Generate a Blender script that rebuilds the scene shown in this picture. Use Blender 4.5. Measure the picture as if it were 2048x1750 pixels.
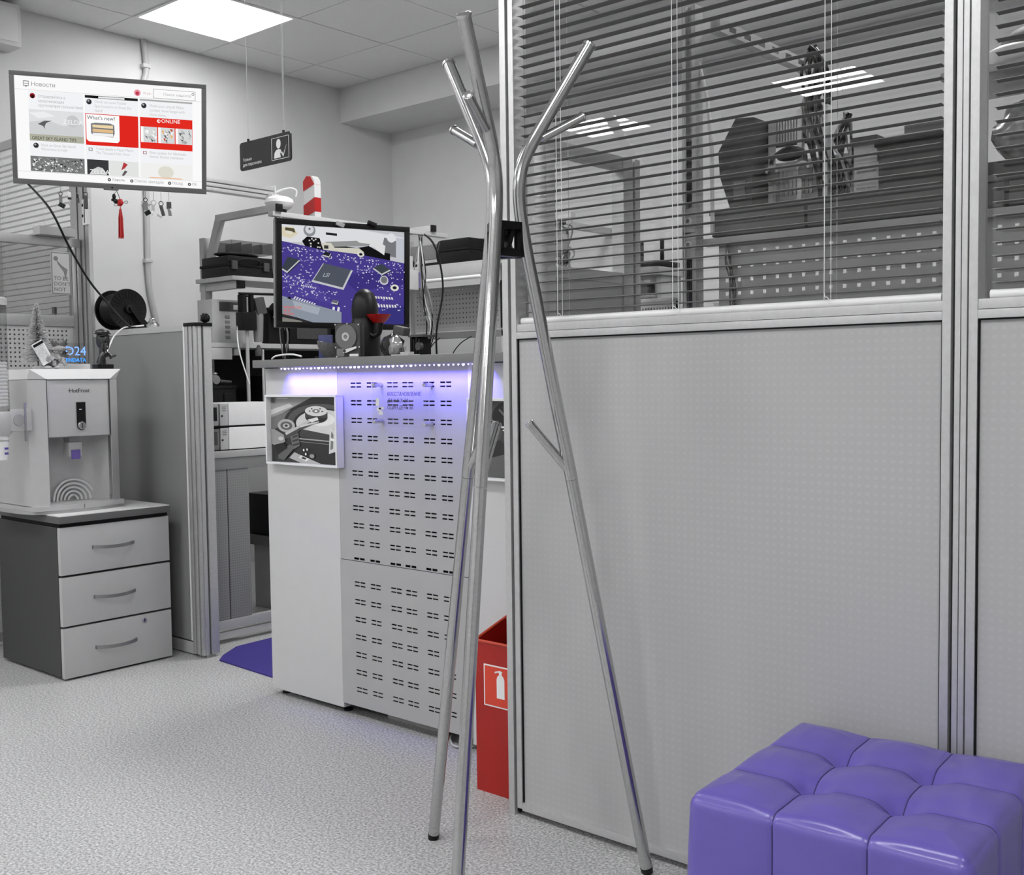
import bpy, bmesh, math, random
from math import sin, cos, pi, radians, sqrt
from mathutils import Vector, Matrix
random.seed(7)
for o in list(bpy.data.objects): bpy.data.objects.remove(o)
S = bpy.context.scene
COL = S.collection

# ------------------------------------------------------------------ camera
YAW, PITCH, ROLL, EYE = 0.712680552, -0.0541497259, -0.0128977899, 1.10
fw = Vector((-sin(YAW)*cos(PITCH), cos(YAW)*cos(PITCH), sin(PITCH)))
rt = fw.cross(Vector((0, 0, 1))).normalized(); up = rt.cross(fw)
r2 = cos(ROLL)*rt + sin(ROLL)*up; u2 = -sin(ROLL)*rt + cos(ROLL)*up
cam = bpy.data.objects.new('camera', bpy.data.cameras.new('camera')); COL.objects.link(cam)
cam.matrix_world = Matrix(((r2.x, u2.x, -fw.x, 0), (r2.y, u2.y, -fw.y, 0), (r2.z, u2.z, -fw.z, EYE), (0, 0, 0, 1)))
cam.data.sensor_width = 36; cam.data.lens = 2176.28/2048*36; cam.data.clip_start = 0.05
S.camera = cam
# ------------------------------------------------------------------ world, exposure
w = bpy.data.worlds.new('room_world'); S.world = w; w.use_nodes = True
w.node_tree.nodes['Background'].inputs[0].default_value = (.6, .6, .6, 1)
w.node_tree.nodes['Background'].inputs[1].default_value = 0.3
vs = S.view_settings; vs.view_transform = 'Standard'; vs.look = 'None'; vs.gamma = 1; vs.use_curve_mapping = False
vs.exposure = 0.0
LAMP = 27.0          # strength of the ceiling panels
CEIL = 2.992

# ------------------------------------------------------------------ materials
def lin(c):
    if not isinstance(c, tuple): c = (c, c, c)
    return tuple((v/255/12.92 if v/255 <= .04045 else ((v/255+.055)/1.055)**2.4) for v in c) + (1,)
MATS = {}
def mat(name, col, rough=.5, metal=0., var=0., vscale=40., bump=0., bscale=200., spec=.5, coat=0.):
    m = bpy.data.materials.new(name); m.use_nodes = True; nt = m.node_tree; N = nt.nodes; L = nt.links
    b = N['Principled BSDF']; c = lin(col)
    b.inputs['Base Color'].default_value = c; b.inputs['Roughness'].default_value = rough
    b.inputs['Metallic'].default_value = metal; b.inputs['Specular IOR Level'].default_value = spec
    b.inputs['Coat Weight'].default_value = coat
    tc = N.new('ShaderNodeTexCoord')
    if var:
        n = N.new('ShaderNodeTexNoise'); n.inputs['Scale'].default_value = vscale; n.inputs['Detail'].default_value = 3
        L.new(tc.outputs['Object'], n.inputs['Vector'])
        r = N.new('ShaderNodeValToRGB'); e = r.color_ramp.elements
        e[0].position = .3; e[1].position = .7
        e[0].color = tuple(max(0, v*(1-var)) for v in c[:3])+(1,); e[1].color = tuple(min(1, v*(1+var)) for v in c[:3])+(1,)
        L.new(n.outputs['Fac'], r.inputs['Fac']); L.new(r.outputs['Color'], b.inputs['Base Color'])
    if bump:
        n2 = N.new('ShaderNodeTexNoise'); n2.inputs['Scale'].default_value = bscale; n2.inputs['Detail'].default_value = 4
        L.new(tc.outputs['Object'], n2.inputs['Vector'])
        bp = N.new('ShaderNodeBump'); bp.inputs['Strength'].default_value = bump; bp.inputs['Distance'].default_value = .002
        L.new(n2.outputs['Fac'], bp.inputs['Height']); L.new(bp.outputs['Normal'], b.inputs['Normal'])
    MATS[name] = m; return m
def emat(col, strength=1.0):
    k = 'glow_%s_%s' % (str(col).replace(' ', ''), strength)
    if k in MATS: return MATS[k]
    m = bpy.data.materials.new(k); m.use_nodes = True; nt = m.node_tree
    nt.nodes.remove(nt.nodes['Principled BSDF'])
    e = nt.nodes.new('ShaderNodeEmission'); e.inputs[0].default_value = lin(col); e.inputs[1].default_value = strength
    nt.links.new(e.outputs[0], nt.nodes['Material Output'].inputs[0]); MATS[k] = m; return m
def pmat(col, rough=.35):
    k = 'print_%s' % (str(col).replace(' ', ''))
    return MATS[k] if k in MATS else mat(k, col, rough, var=.03)
def glass(name, tint=235, rough=0.0, refl=1.0):
    m = bpy.data.materials.new(name); m.use_nodes = True; nt = m.node_tree; N = nt.nodes; L = nt.links
    N.remove(N['Principled BSDF'])
    t = N.new('ShaderNodeBsdfTransparent'); t.inputs[0].default_value = lin(tint)
    g = N.new('ShaderNodeBsdfGlossy'); g.inputs['Roughness'].default_value = rough
    f = N.new('ShaderNodeLayerWeight'); f.inputs['Blend'].default_value = .5
    pw = N.new('ShaderNodeMath'); pw.operation = 'POWER'; pw.inputs[1].default_value = 5; L.new(f.outputs['Facing'], pw.inputs[0])
    ml = N.new('ShaderNodeMath'); ml.operation = 'MULTIPLY_ADD'; ml.inputs[1].default_value = .94*refl; ml.inputs[2].default_value = .06*refl
    mx = N.new('ShaderNodeMixShader')
    L.new(pw.outputs[0], ml.inputs[0]); L.new(ml.outputs[0], mx.inputs[0]); L.new(t.outputs[0], mx.inputs[1]); L.new(g.outputs[0], mx.inputs[2])
    L.new(mx.outputs[0], N['Material Output'].inputs[0]); MATS[name] = m; return m
def fabric_mat(name, base, dot, px=.0165, pz=.0165, strength=1.0):
    """woven screen fabric: rows of small pale stitches on object X (or Y) and Z"""
    m = mat(name, base, .85, var=.03, vscale=900, bump=.15, bscale=1200); nt = m.node_tree; N = nt.nodes; L = nt.links
    b = N['Principled BSDF']; src = b.inputs['Base Color'].links[0].from_socket
    tc = N.new('ShaderNodeTexCoord'); sp = N.new('ShaderNodeSeparateXYZ'); L.new(tc.outputs['Object'], sp.inputs[0])
    ad = N.new('ShaderNodeMath'); ad.operation = 'ADD'; L.new(sp.outputs[0], ad.inputs[0]); L.new(sp.outputs[1], ad.inputs[1])
    def cell(sock, pitch, width):
        d = N.new('ShaderNodeMath'); d.operation = 'DIVIDE'; L.new(sock, d.inputs[0]); d.inputs[1].default_value = pitch
        f = N.new('ShaderNodeMath'); f.operation = 'FRACT'; L.new(d.outputs[0], f.inputs[0])
        s = N.new('ShaderNodeMath'); s.operation = 'SUBTRACT'; L.new(f.outputs[0], s.inputs[0]); s.inputs[1].default_value = .5
        a = N.new('ShaderNodeMath'); a.operation = 'ABSOLUTE'; L.new(s.outputs[0], a.inputs[0])
        c = N.new('ShaderNodeMath'); c.operation = 'LESS_THAN'; L.new(a.outputs[0], c.inputs[0]); c.inputs[1].default_value = width
        return c.outputs[0]
    mu = N.new('ShaderNodeMath'); mu.operation = 'MULTIPLY'
    L.new(cell(ad.outputs[0], px, .24), mu.inputs[0]); L.new(cell(sp.outputs[2], pz, .2), mu.inputs[1])
    n = N.new('ShaderNodeTexNoise'); n.inputs['Scale'].default_value = 3.0; L.new(tc.outputs['Object'], n.inputs['Vector'])
    m2 = N.new('ShaderNodeMath'); m2.operation = 'MULTIPLY'; L.new(mu.outputs[0], m2.inputs[0]); L.new(n.outputs['Fac'], m2.inputs[1])
    m3 = N.new('ShaderNodeMath'); m3.operation = 'MULTIPLY'; L.new(m2.outputs[0], m3.inputs[0]); m3.inputs[1].default_value = strength
    mx = N.new('ShaderNodeMix'); mx.data_type = 'RGBA'; L.new(m3.outputs[0], mx.inputs[0]); L.new(src, mx.inputs[6]); mx.inputs[7].default_value = lin(dot)
    L.new(mx.outputs[2], b.inputs['Base Color']); return m

M_wall = mat('wall_paint', 208, .9, var=.02, vscale=6, bump=.12, bscale=160)
M_ceil = mat('ceiling_tile_paint', 222, .95, var=.015, vscale=30, bump=.2, bscale=500)
M_dark = mat('dark_void', 22, .9, var=.1)
M_alu = mat('anodised_aluminium', 196, .42, .55, var=.04, vscale=90, spec=.5)
M_alu2 = mat('aluminium_profile', 182, .38, .6, var=.04, vscale=90)
M_chrome = mat('brushed_chrome', 205, .2, 1., var=.05, vscale=120, bump=.03, bscale=600)
M_steel = mat('brushed_steel_tube', 190, .15, 1., var=.06, vscale=140, bump=.02, bscale=700)
M_black = mat('black_plastic', 9, .42, var=.15, vscale=60, spec=.3)
M_black2 = mat('matt_black', 16, .7, var=.15, vscale=60, spec=.25)
M_dgrey = mat('dark_grey_plastic', 62, .55, var=.08, vscale=50)
M_mgrey = mat('mid_grey_plastic', 118, .55, var=.05, vscale=50)
M_lgrey = mat('light_grey_metal', 178, .5, .1, var=.03, vscale=40)
M_white = mat('white_laminate', 222, .45, var=.015, vscale=30)
M_whitep = mat('white_plastic', 228, .35, var=.015, vscale=30)
M_fabric = fabric_mat('screen_fabric', 172, 200, strength=.26)
M_fabric2 = fabric_mat('screen_fabric_side', 142, 160, .02, .02, .5)
M_glass = glass('window_glass', 238)
M_acryl = glass('clear_acrylic', 252, .02, 1.0)
M_floor = None

# ------------------------------------------------------------------ mesh builder
class MB:
    def __init__(s): s.v = []; s.f = []; s.m = []; s.cur = 0; s.sm = []; s.smooth = False; s.mats = []
    def use(s, m):
        if m not in s.mats: s.mats.append(m)
        s.cur = s.mats.index(m); return s
    def _a(s, vs, fs, smooth=None):
        o = len(s.v); s.v += [tuple(v) for v in vs]
        for f in fs: s.f.append(tuple(i+o for i in f)); s.m.append(s.cur); s.sm.append(s.smooth if smooth is None else smooth)
        return s
    def box(s, x0, x1, y0, y1, z0, z1, bev=0.):
        x0, x1 = min(x0, x1), max(x0, x1); y0, y1 = min(y0, y1), max(y0, y1); z0, z1 = min(z0, z1), max(z0, z1)
        if not bev:
            vs = [(x, y, z) for z in (z0, z1) for y in (y0, y1) for x in (x0, x1)]
            return s._a(vs, [(0,2,3,1),(4,5,7,6),(0,1,5,4),(2,6,7,3),(0,4,6,2),(1,3,7,5)], False)
        b = min(bev, (x1-x0)/2.01, (y1-y0)/2.01, (z1-z0)/2.01)
        bm = bmesh.new()
        for z in (z0, z1):
            for y in (y0, y1):
                for x in (x0, x1): bm.verts.new((x, y, z))
        bm.verts.ensure_lookup_table()
        for f in [(0,2,3,1),(4,5,7,6),(0,1,5,4),(2,6,7,3),(0,4,6,2),(1,3,7,5)]: bm.faces.new([bm.verts[i] for i in f])
        bmesh.ops.bevel(bm, geom=bm.edges[:], offset=b, segments=2, affect='EDGES', profile=.7)
        bm.verts.index_update()
        s._a([v.co[:] for v in bm.verts], [[v.index for v in f.verts] for f in bm.faces], False); bm.free(); return s
    def cbox(s, c, d, bev=0., rot=None):
        o = len(s.v); s.box(-d[0]/2, d[0]/2, -d[1]/2, d[1]/2, -d[2]/2, d[2]/2, bev)
        R = rot if rot is not None else Matrix.Identity(3)
        for i in range(o, len(s.v)): s.v[i] = tuple(R @ Vector(s.v[i]) + Vector(c))
        return s
    def tube(s, pts, r, n=10, cap=True, close=False):
        P = [Vector(p) for p in pts]; R = r if isinstance(r, (list, tuple)) else [r]*len(P)
        k = len(P); rings = []; prev = None
        for i in range(k):
            a = P[i-1] if (i > 0 or close) else P[i]; b = P[(i+1) % k] if (i < k-1 or close) else P[i]
            t = (b-a).normalized() if (b-a).length > 1e-9 else Vector((0, 0, 1))
            if prev is None:
                n0 = t.cross(Vector((0, 0, 1)) if abs(t.z) < .9 else Vector((1, 0, 0))).normalized()
            else:
                n0 = (prev - t*prev.dot(t)); n0 = n0.normalized() if n0.length > 1e-6 else t.orthogonal().normalized()
            prev = n0; b0 = t.cross(n0)
            rings.append([P[i] + R[i]*(cos(2*pi*j/n)*n0 + sin(2*pi*j/n)*b0) for j in range(n)])
        vs = [v for rg in rings for v in rg]; fs = []
        for i in range(k if close else k-1):
            for j in range(n): fs.append((i*n+j, i*n+(j+1) % n, ((i+1) % k)*n+(j+1) % n, ((i+1) % k)*n+j))
        s._a(vs, fs, True)
        if cap and not close:
            o = len(s.v)-len(vs); s._a([], [])
            s.f.append(tuple(o+j for j in reversed(range(n)))); s.m.append(s.cur); s.sm.append(False)
            s.f.append(tuple(o+(k-1)*n+j for j in range(n))); s.m.append(s.cur); s.sm.append(False)
        return s
    def cyl(s, a, b, r, n=20, r2=None): return s.tube([a, b], [r, r if r2 is None else r2], n)
    def lathe(s, prof, c=(0, 0, 0), n=28, axis='z', smooth=True):
        vs = []; fs = []
        for (r, h) in prof:
            for j in range(n):
                a = 2*pi*j/n; p = (r*cos(a), r*sin(a), h)
                if axis == 'x': p = (p[2], p[0], p[1])
                if axis == 'y': p = (p[0], p[2], p[1])
                vs.append((p[0]+c[0], p[1]+c[1], p[2]+c[2]))
        for i in range(len(prof)-1):
            for j in range(n):
                q = (i*n+j, i*n+(j+1) % n, (i+1)*n+(j+1) % n, (i+1)*n+j)
                fs.append(q if axis != 'y' else q[::-1])
        return s._a(vs, fs, smooth)
    def sphere(s, c, r, n=14, sc=(1, 1, 1)):
        k = n//2+1
        prof = [(max(1e-5, sin(pi*i/k)), -cos(pi*i/k)) for i in range(k+1)]
        o = len(s.v); s.lathe(prof, (0, 0, 0), n)
        for i in range(o, len(s.v)):
            v = s.v[i]; s.v[i] = (c[0]+v[0]*r*sc[0], c[1]+v[1]*r*sc[1], c[2]+v[2]*r*sc[2])
        return s
    def prism(s, poly, d0, d1, axis='y'):
        """extrude a 2D polygon: axis y -> poly is (x,z); x -> (y,z); z -> (x,y)"""
        def p(q, d): return (q[0], d, q[1]) if axis == 'y' else ((d, q[0], q[1]) if axis == 'x' else (q[0], q[1], d))
        n = len(poly); vs = [p(q, d0) for q in poly]+[p(q, d1) for q in poly]
        fs = [tuple(range(n)), tuple(range(2*n-1, n-1, -1))]+[(i, i+n, (i+1) % n+n, (i+1) % n) for i in range(n)]
        return s._a(vs, fs, False)
    def quad(s, *p): return s._a(p, [tuple(range(len(p)))], False)
    def lattice(s, x0, x1, z0, z1, hx, hz, y0, y1, keep=None):
        """sheet in the xz plane, holes where an x-interval of hx meets a z-interval of hz"""
        xs = sorted({x0, x1} | {v for h in hx for v in h if x0 < v < x1}); zs = sorted({z0, z1} | {v for h in hz for v in h if z0 < v < z1})
        HX = [any(a-1e-6 <= (xs[i]+xs[i+1])/2 <= b+1e-6 for a, b in hx) for i in range(len(xs)-1)]
        HZ = [any(a-1e-6 <= (zs[i]+zs[i+1])/2 <= b+1e-6 for a, b in hz) for i in range(len(zs)-1)]
        hole = lambda i, j: 0 <= i < len(HX) and 0 <= j < len(HZ) and HX[i] and HZ[j] and (keep is None or keep(i, j))
        vid = {}
        def V(i, j, k):
            if (i, j, k) not in vid: vid[(i, j, k)] = len(s.v); s.v.append((xs[i], (y0, y1)[k], zs[j]))
            return vid[(i, j, k)]
        def F(*q): s.f.append(q); s.m.append(s.cur); s.sm.append(False)
        for i in range(len(HX)):
            for j in range(len(HZ)):
                if hole(i, j): continue
                F(V(i,j,0), V(i+1,j,0), V(i+1,j+1,0), V(i,j+1,0)); F(V(i,j,1), V(i,j+1,1), V(i+1,j+1,1), V(i+1,j,1))
                if i == 0 or hole(i-1, j): F(V(i,j,0), V(i,j+1,0), V(i,j+1,1), V(i,j,1))
                if i == len(HX)-1 or hole(i+1, j): F(V(i+1,j,0), V(i+1,j,1), V(i+1,j+1,1), V(i+1,j+1,0))
                if j == 0 or hole(i, j-1): F(V(i,j,0), V(i,j,1), V(i+1,j,1), V(i+1,j,0))
                if j == len(HZ)-1 or hole(i, j+1): F(V(i,j+1,0), V(i+1,j+1,0), V(i+1,j+1,1), V(i,j+1,1))
        return s
    def move(s, d, rz=0., start=0):
        c, q = cos(rz), sin(rz)
        for i in range(start, len(s.v)):
            x, y, z = s.v[i]; s.v[i] = (c*x-q*y+d[0], q*x+c*y+d[1], z+d[2])
        return s
    def build(s, name, m=None, parent=None, world=True):
        me = bpy.data.meshes.new(name); vs_ = s.v
        if parent is not None and world:
            L = parent['_o'] if '_o' in parent else (0, 0, 0); vs_ = [(a-L[0], b-L[1], c-L[2]) for a, b, c in s.v]
        me.from_pydata(vs_, [], s.f)
        ms = s.mats if s.mats else [m]
        for k in ms: me.materials.append(k)
        me.polygons.foreach_set('material_index', s.m); me.polygons.foreach_set('use_smooth', s.sm)
        me.update(); bm = bmesh.new(); bm.from_mesh(me); bmesh.ops.recalc_face_normals(bm, faces=bm.faces[:]); bm.to_mesh(me); bm.free()
        me.set_sharp_from_angle(angle=.75)
        o = bpy.data.objects.new(name, me); COL.objects.link(o)
        if parent is not None:
            o.parent = parent
            if '_o' in parent: o['_o'] = list(parent['_o'])
        return o
ALL = []
def tag(o, label, cat, group=None):
    o['label'] = label; o['category'] = cat
    if group: o['group'] = group
    return o
def thing(name, label, cat, loc=(0, 0, 0), rz=0., group=None, mtx=None):
    """an Empty at the base of a thing; parts given in world coordinates when rz == 0, else in its own frame"""
    o = bpy.data.objects.new(name, None); COL.objects.link(o); o.empty_display_size = .05
    o.location = loc
    if mtx is not None: o.matrix_world = mtx
    else: o.rotation_euler = (0, 0, rz)
    o['_o'] = list(loc) if (rz == 0 and mtx is None) else [0, 0, 0]
    return tag(o, label, cat, group)
def one(name, mb, m, label, cat, group=None):
    """a thing that is a single mesh, origin moved to its base"""
    xs = [v[0] for v in mb.v]; ys = [v[1] for v in mb.v]; zs = [v[2] for v in mb.v]
    c = ((min(xs)+max(xs))/2, (min(ys)+max(ys))/2, min(zs))
    mb.v = [(a-c[0], b-c[1], d-c[2]) for a, b, d in mb.v]
    o = mb.build(name, m); o.location = c
    return tag(o, label, cat, group)
def struct(name, mb, m, parent=None):
    o = mb.build(name, m, parent)
    if parent is None: o['kind'] = 'structure'
    return o
def B(*a, **k): return MB().box(*a, **k)
def T(*a, **k): return MB().tube(*a, **k)
def text(parent, string, size, loc, m, name='lettering', align='LEFT', shear=0., sx=1.0, thick=.0002):
    """flat lettering in the local xz plane, facing -y; loc = (x, y, z of baseline) in the parent's frame"""
    cu = bpy.data.curves.new(name, 'FONT'); cu.body = string; cu.size = size; cu.align_x = align; cu.shear = shear; cu.extrude = thick; cu.resolution_u = 2
    t = bpy.data.objects.new(name, cu); COL.objects.link(t)
    dg = bpy.context.evaluated_depsgraph_get(); me = bpy.data.meshes.new_from_object(t.evaluated_get(dg))
    bpy.data.objects.remove(t); bpy.data.curves.remove(cu)
    L = parent['_o'] if '_o' in parent else (0, 0, 0)
    for v in me.vertices:
        x, y, z = v.co; v.co = (x*sx+loc[0]-L[0], -z+loc[1]-L[1], y+loc[2]-L[2])
    me.materials.clear(); me.materials.append(m)
    o = bpy.data.objects.new(name, me); COL.objects.link(o); o.parent = parent; return o
def copy_tree(o, parent=None):
    c = o.copy(); COL.objects.link(c); c.parent = parent
    for ch in list(o.children): copy_tree(ch, c)
    return c
def arc(c, r, a0, a1, n=12, plane='xz', d=0.):
    out = []
    for i in range(n+1):
        a = a0+(a1-a0)*i/n; p = (c[0]+r*cos(a), c[1]+r*sin(a))
        out.append((p[0], d, p[1]) if plane == 'xz' else ((d, p[0], p[1]) if plane == 'yz' else (p[0], p[1], d)))
    return out
def smooth_path(pts, n=6):
    """Catmull-Rom through the points"""
    P = [Vector(p) for p in pts]; out = []
    for i in range(len(P)-1):
        a = P[max(i-1, 0)]; b = P[i]; c = P[i+1]; d = P[min(i+2, len(P)-1)]
        for k in range(n):
            t = k/n
            out.append(.5*((2*b)+(c-a)*t+(2*a-5*b+4*c-d)*t*t+(3*b-a-3*c+d)*t**3))
    out.append(P[-1]); return out
# ------------------------------------------------------------------ the room
X0, X1, Y0, Y1 = -5.53, 2.6, -4.0, 5.18
def floor_mat():
    m = bpy.data.materials.new('speckled_vinyl'); m.use_nodes = True; nt = m.node_tree; N = nt.nodes; L = nt.links
    b = N['Principled BSDF']; b.inputs['Roughness'].default_value = .42
    tc = N.new('ShaderNodeTexCoord')
    v = N.new('ShaderNodeTexNoise'); v.inputs['Scale'].default_value = 150; v.inputs['Detail'].default_value = 3; v.inputs['Roughness'].default_value = .7
    L.new(tc.outputs['Object'], v.inputs['Vector'])
    r = N.new('ShaderNodeValToRGB'); e = r.color_ramp.elements
    e[0].position = .33; e[0].color = lin(112); e[1].position = .66; e[1].color = lin(216)
    k = e.new(.5); k.color = lin(171)
    L.new(v.outputs['Fac'], r.inputs['Fac']); L.new(r.outputs['Color'], b.inputs['Base Color'])
    bp = N.new('ShaderNodeBump'); bp.inputs['Strength'].default_value = .06; bp.inputs['Distance'].default_value = .002
    L.new(v.outputs['Fac'], bp.inputs['Height']); L.new(bp.outputs['Normal'], b.inputs['Normal'])
    return m
M_floor = floor_mat()
struct('floor', B(X0-.1, X1+.1, Y0-.1, Y1+.1, -.1, 0), M_floor)
struct('wall_left', B(X0-.1, X0, Y0-.1, Y1+.1, 0, CEIL+.1), M_wall)
struct('wall_back', B(X0, X1, Y1, Y1+.1, 0, CEIL+.1), M_wall)
struct('wall_right', B(X1, X1+.1, Y0, Y1+.1, 0, CEIL+.1), M_wall)
struct('wall_front', B(X0, X1, Y0-.1, Y0, 0, CEIL+.1), M_wall)
struct('trim_1', B(X0, X1, 4.73, Y1, 2.777, CEIL+.05), M_wall)           # boxed-in beam along the back wall
GX, GY = -5.209, 3.073
lampx = [-5.209, -3.409, -1.609, .191]; lampy = [3.073, .073, -2.927]
ceil_o = struct('ceiling', B(X0-.1, X1+.1, Y0-.1, 4.73, CEIL+.03, CEIL+.1), M_dark)
gx = [X0]+[GX+.6*k for k in range(0, 14) if X0 < GX+.6*k < X1]+[X1]
gy = [Y0]+[GY+.6*k for k in range(-12, 4) if Y0 < GY+.6*k < 4.73]+[4.73]
g = MB()
for x in gx[1:-1]: g.box(x-.0035, x+.0035, Y0, 4.73, CEIL+.004, CEIL+.03)
for y in gy[1:-1]: g.box(X0, X1, y-.0035, y+.0035, CEIL+.004, CEIL+.03)
g.build('ceiling_grid', mat('grid_paint', 205, .6), ceil_o)
cache = {}
rr = random.Random(3)
for i in range(len(gx)-1):
    for j in range(len(gy)-1):
        if any(abs(gx[i]-a) < .01 for a in lampx) and any(abs(gy[j]-b) < .01 for b in lampy): continue
        wx, wy = round(gx[i+1]-gx[i]-.010, 3), round(gy[j+1]-gy[j]-.010, 3)
        if wx < .02 or wy < .02: continue
        if (wx, wy) not in cache:
            t = B(-wx/2, wx/2, -wy/2, wy/2, 0, .018, .003).build('ceiling_tile', M_ceil, ceil_o); cache[(wx, wy)] = t.data
        else:
            t = bpy.data.objects.new('ceiling_tile', cache[(wx, wy)]); COL.objects.link(t); t.parent = ceil_o
        t.location = ((gx[i]+gx[i+1])/2, (gy[j]+gy[j+1])/2, CEIL+rr.uniform(0, .002))
# light panels set in the ceiling
M_lampframe = mat('lamp_frame_paint', 225, .5)
rowname = {3.073: 'above the workbench', .073: 'over the middle of the floor', -2.927: 'behind the waiting area'}
colname = ['nearest the left wall', 'second from the left wall', 'third from the left wall', 'nearest the right wall']
def lamp(i, x, y):
    t = thing('ceiling_light', 'square white LED ceiling panel %s, %s' % (rowname[y], colname[i]), 'ceiling light', (x+.3, y+.3, CEIL), group='square ceiling light panels')
    f = MB()
    for a in ((x+.004, x+.022, y+.004, y+.596), (x+.578, x+.596, y+.004, y+.596), (x+.022, x+.578, y+.004, y+.022), (x+.022, x+.578, y+.578, y+.596)): f.box(*a, CEIL-.004, CEIL+.02)
    f.build('frame', M_lampframe, t)
    B(x+.022, x+.578, y+.022, y+.578, CEIL-.001, CEIL+.004).build('diffuser', emat((255, 255, 255), LAMP*(.55 if (i == 0 and y > 3) else 1.6 if (i == 1 and y > 3) else 1)), t)
for i, x in enumerate(lampx):
    for y in lampy: lamp(i, x, y)

# ------------------------------------------------------------------ right hand office partition
PY0, PY1 = 2.035, 2.085
def blind(name, label, x0, x1, y, ztop, zbot, cords, pitch=.0237, wd=.025, m=None, group='venetian blinds'):
    t = thing(name, label, 'blind', ((x0+x1)/2, y, zbot), group=group)
    n = int((ztop-zbot-.04)/pitch); h = (x1-x0)/2
    s = MB(); sec = [(-wd/2, -.0022), (-wd/4, -.0004), (0, 0), (wd/4, -.0004), (wd/2, -.0022)]
    vs = []
    for k in (-h, h):
        for (a, b) in sec: vs.append((k, a, b))
        for (a, b) in reversed(sec): vs.append((k, a, b+.0005))
    q = len(sec)*2; s._a(vs, [(i, (i+1) % q, (i+1) % q+q, i+q) for i in range(q)]+[tuple(range(q)), tuple(range(2*q-1, q-1, -1))], False)
    o0 = s.build('slat', m, t, world=False); o0.location = (0, 0, .03)
    rs = random.Random(5)
    for k in range(1, n):
        o = bpy.data.objects.new('slat', o0.data); COL.objects.link(o); o.parent = t; o.location = (0, 0, .03+k*pitch); o.rotation_euler = (rs.uniform(-.03, .03), 0, 0)
    MB().tube([(x0-.004, y, zbot+.008), (x1+.004, y, zbot+.008)], .0085, 12).build('bottom_rail', M_whitep, t)
    B(x0, x1, y-.014, y+.014, ztop-.03, ztop, .003).build('head_rail', M_whitep, t)
    for c in cords:
        for dy in (-.0135, .0135): T([(c, y+dy, zbot+.01), (c, y+dy, ztop-.03)], .0007, 5).build('ladder_cord', M_whitep, t)
        T(smooth_path([(c-.012, y-.016, ztop-.03), (c-.0125, y-.016, zbot+.12), (c-.012, y-.017, zbot+.03), (c-.006, y-.018, zbot+.02), (c-.001, y-.017, zbot+.014)], 4), .0009, 5).build('lift_cord', M_whitep, t)
    return t
M_slat = mat('slat_paint', 118, .5, .1, var=.02)
def glazed_bay(label, x0, x1, name='office_partition'):
    """fabric screen with a glazed top: x0/x1 outer faces of the frame stiles"""
    t = thing(name, label, 'partition', ((x0+x1)/2, 2.06, 0), group='office partition bays')
    for a, b in ((x0, x0+.016), (x1-.016, x1)): B(a, b, PY0, PY1, .02, 2.42, .0015).build('stile', M_alu, t)
    B(x0+.016, x1-.016, PY0, PY1, .016, .036, .0015).build('bottom_rail', M_alu, t)
    B(x0+.016, x1-.016, PY0, PY1, 1.197, 1.213, .0012).build('middle_rail', M_alu, t)
    B(x0+.016, x1-.016, PY0+.002, PY1-.002, 1.214, 1.232, .0012).build('window_sill_rail', M_alu, t)
    B(x0+.016, x1-.016, PY0, PY1, 2.38, 2.42, .0015).build('top_rail', M_alu, t)
    B(x0+.019, x1-.019, PY0+.008, PY1-.008, .036, 1.194).build('fabric_panel', M_fabric, t)
    gk = MB(); gk.box(x0+.016, x0+.0185, PY0+.004, PY1-.004, .036, 1.197); gk.box(x1-.0185, x1-.016, PY0+.004, PY1-.004, .036, 1.197); gk.box(x0+.0185, x1-.0185, PY0+.004, PY1-.004, 1.194, 1.197)
    gk.build('gasket', M_black2, t)
    B(x0+.016, x1-.016, PY1-.010, PY1-.006, 1.232, 2.38).build('glass_pane', M_glass, t)
    return t
glazed_bay('grey fabric and glass office partition bay behind the coat rack', -1.757, -.696)
glazed_bay('grey fabric and glass office partition bay behind the purple pouf, right edge', -.665, .36)
blind('venetian_blind', 'grey venetian blind in the partition window behind the coat rack', -1.732, -.722, 2.054, 2.38, 1.232, (-1.60, -1.28, -.93), m=M_slat)
blind('venetian_blind', 'grey venetian blind in the partition window at the right edge', -.628, .335, 2.054, 2.38, 1.232, (-.50, .0, .25), m=M_slat)
# aluminium posts
p = thing('partition_post', 'slim aluminium end post of the partition beside the red stand', 'post', (-1.771, 2.06, 0))
B(-1.783, -1.764, 2.033, 2.087, 0, 2.42, .0015).build('profile', M_alu, p)
B(-1.764, -1.757, 2.045, 2.075, .005, 2.42).build('groove', M_black2, p)
p = thing('partition_post', 'double grooved aluminium partition post behind the purple pouf', 'post', (-.68, 2.06, 0))
B(-.696, -.6885, 2.05, 2.08, 0, 2.42).build('groove', M_dgrey, p)
B(-.6885, -.6785, 2.033, 2.087, 0, 2.42, .001).build('profile', M_alu, p)
B(-.6785, -.677, 2.045, 2.08, 0, 2.42).build('groove', M_black2, p)
B(-.677, -.667, 2.033, 2.087, 0, 2.42, .001).build('profile', M_alu, p)
B(-.667, -.665, 2.05, 2.08, 0, 2.42).build('groove', M_dgrey, p)
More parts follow.
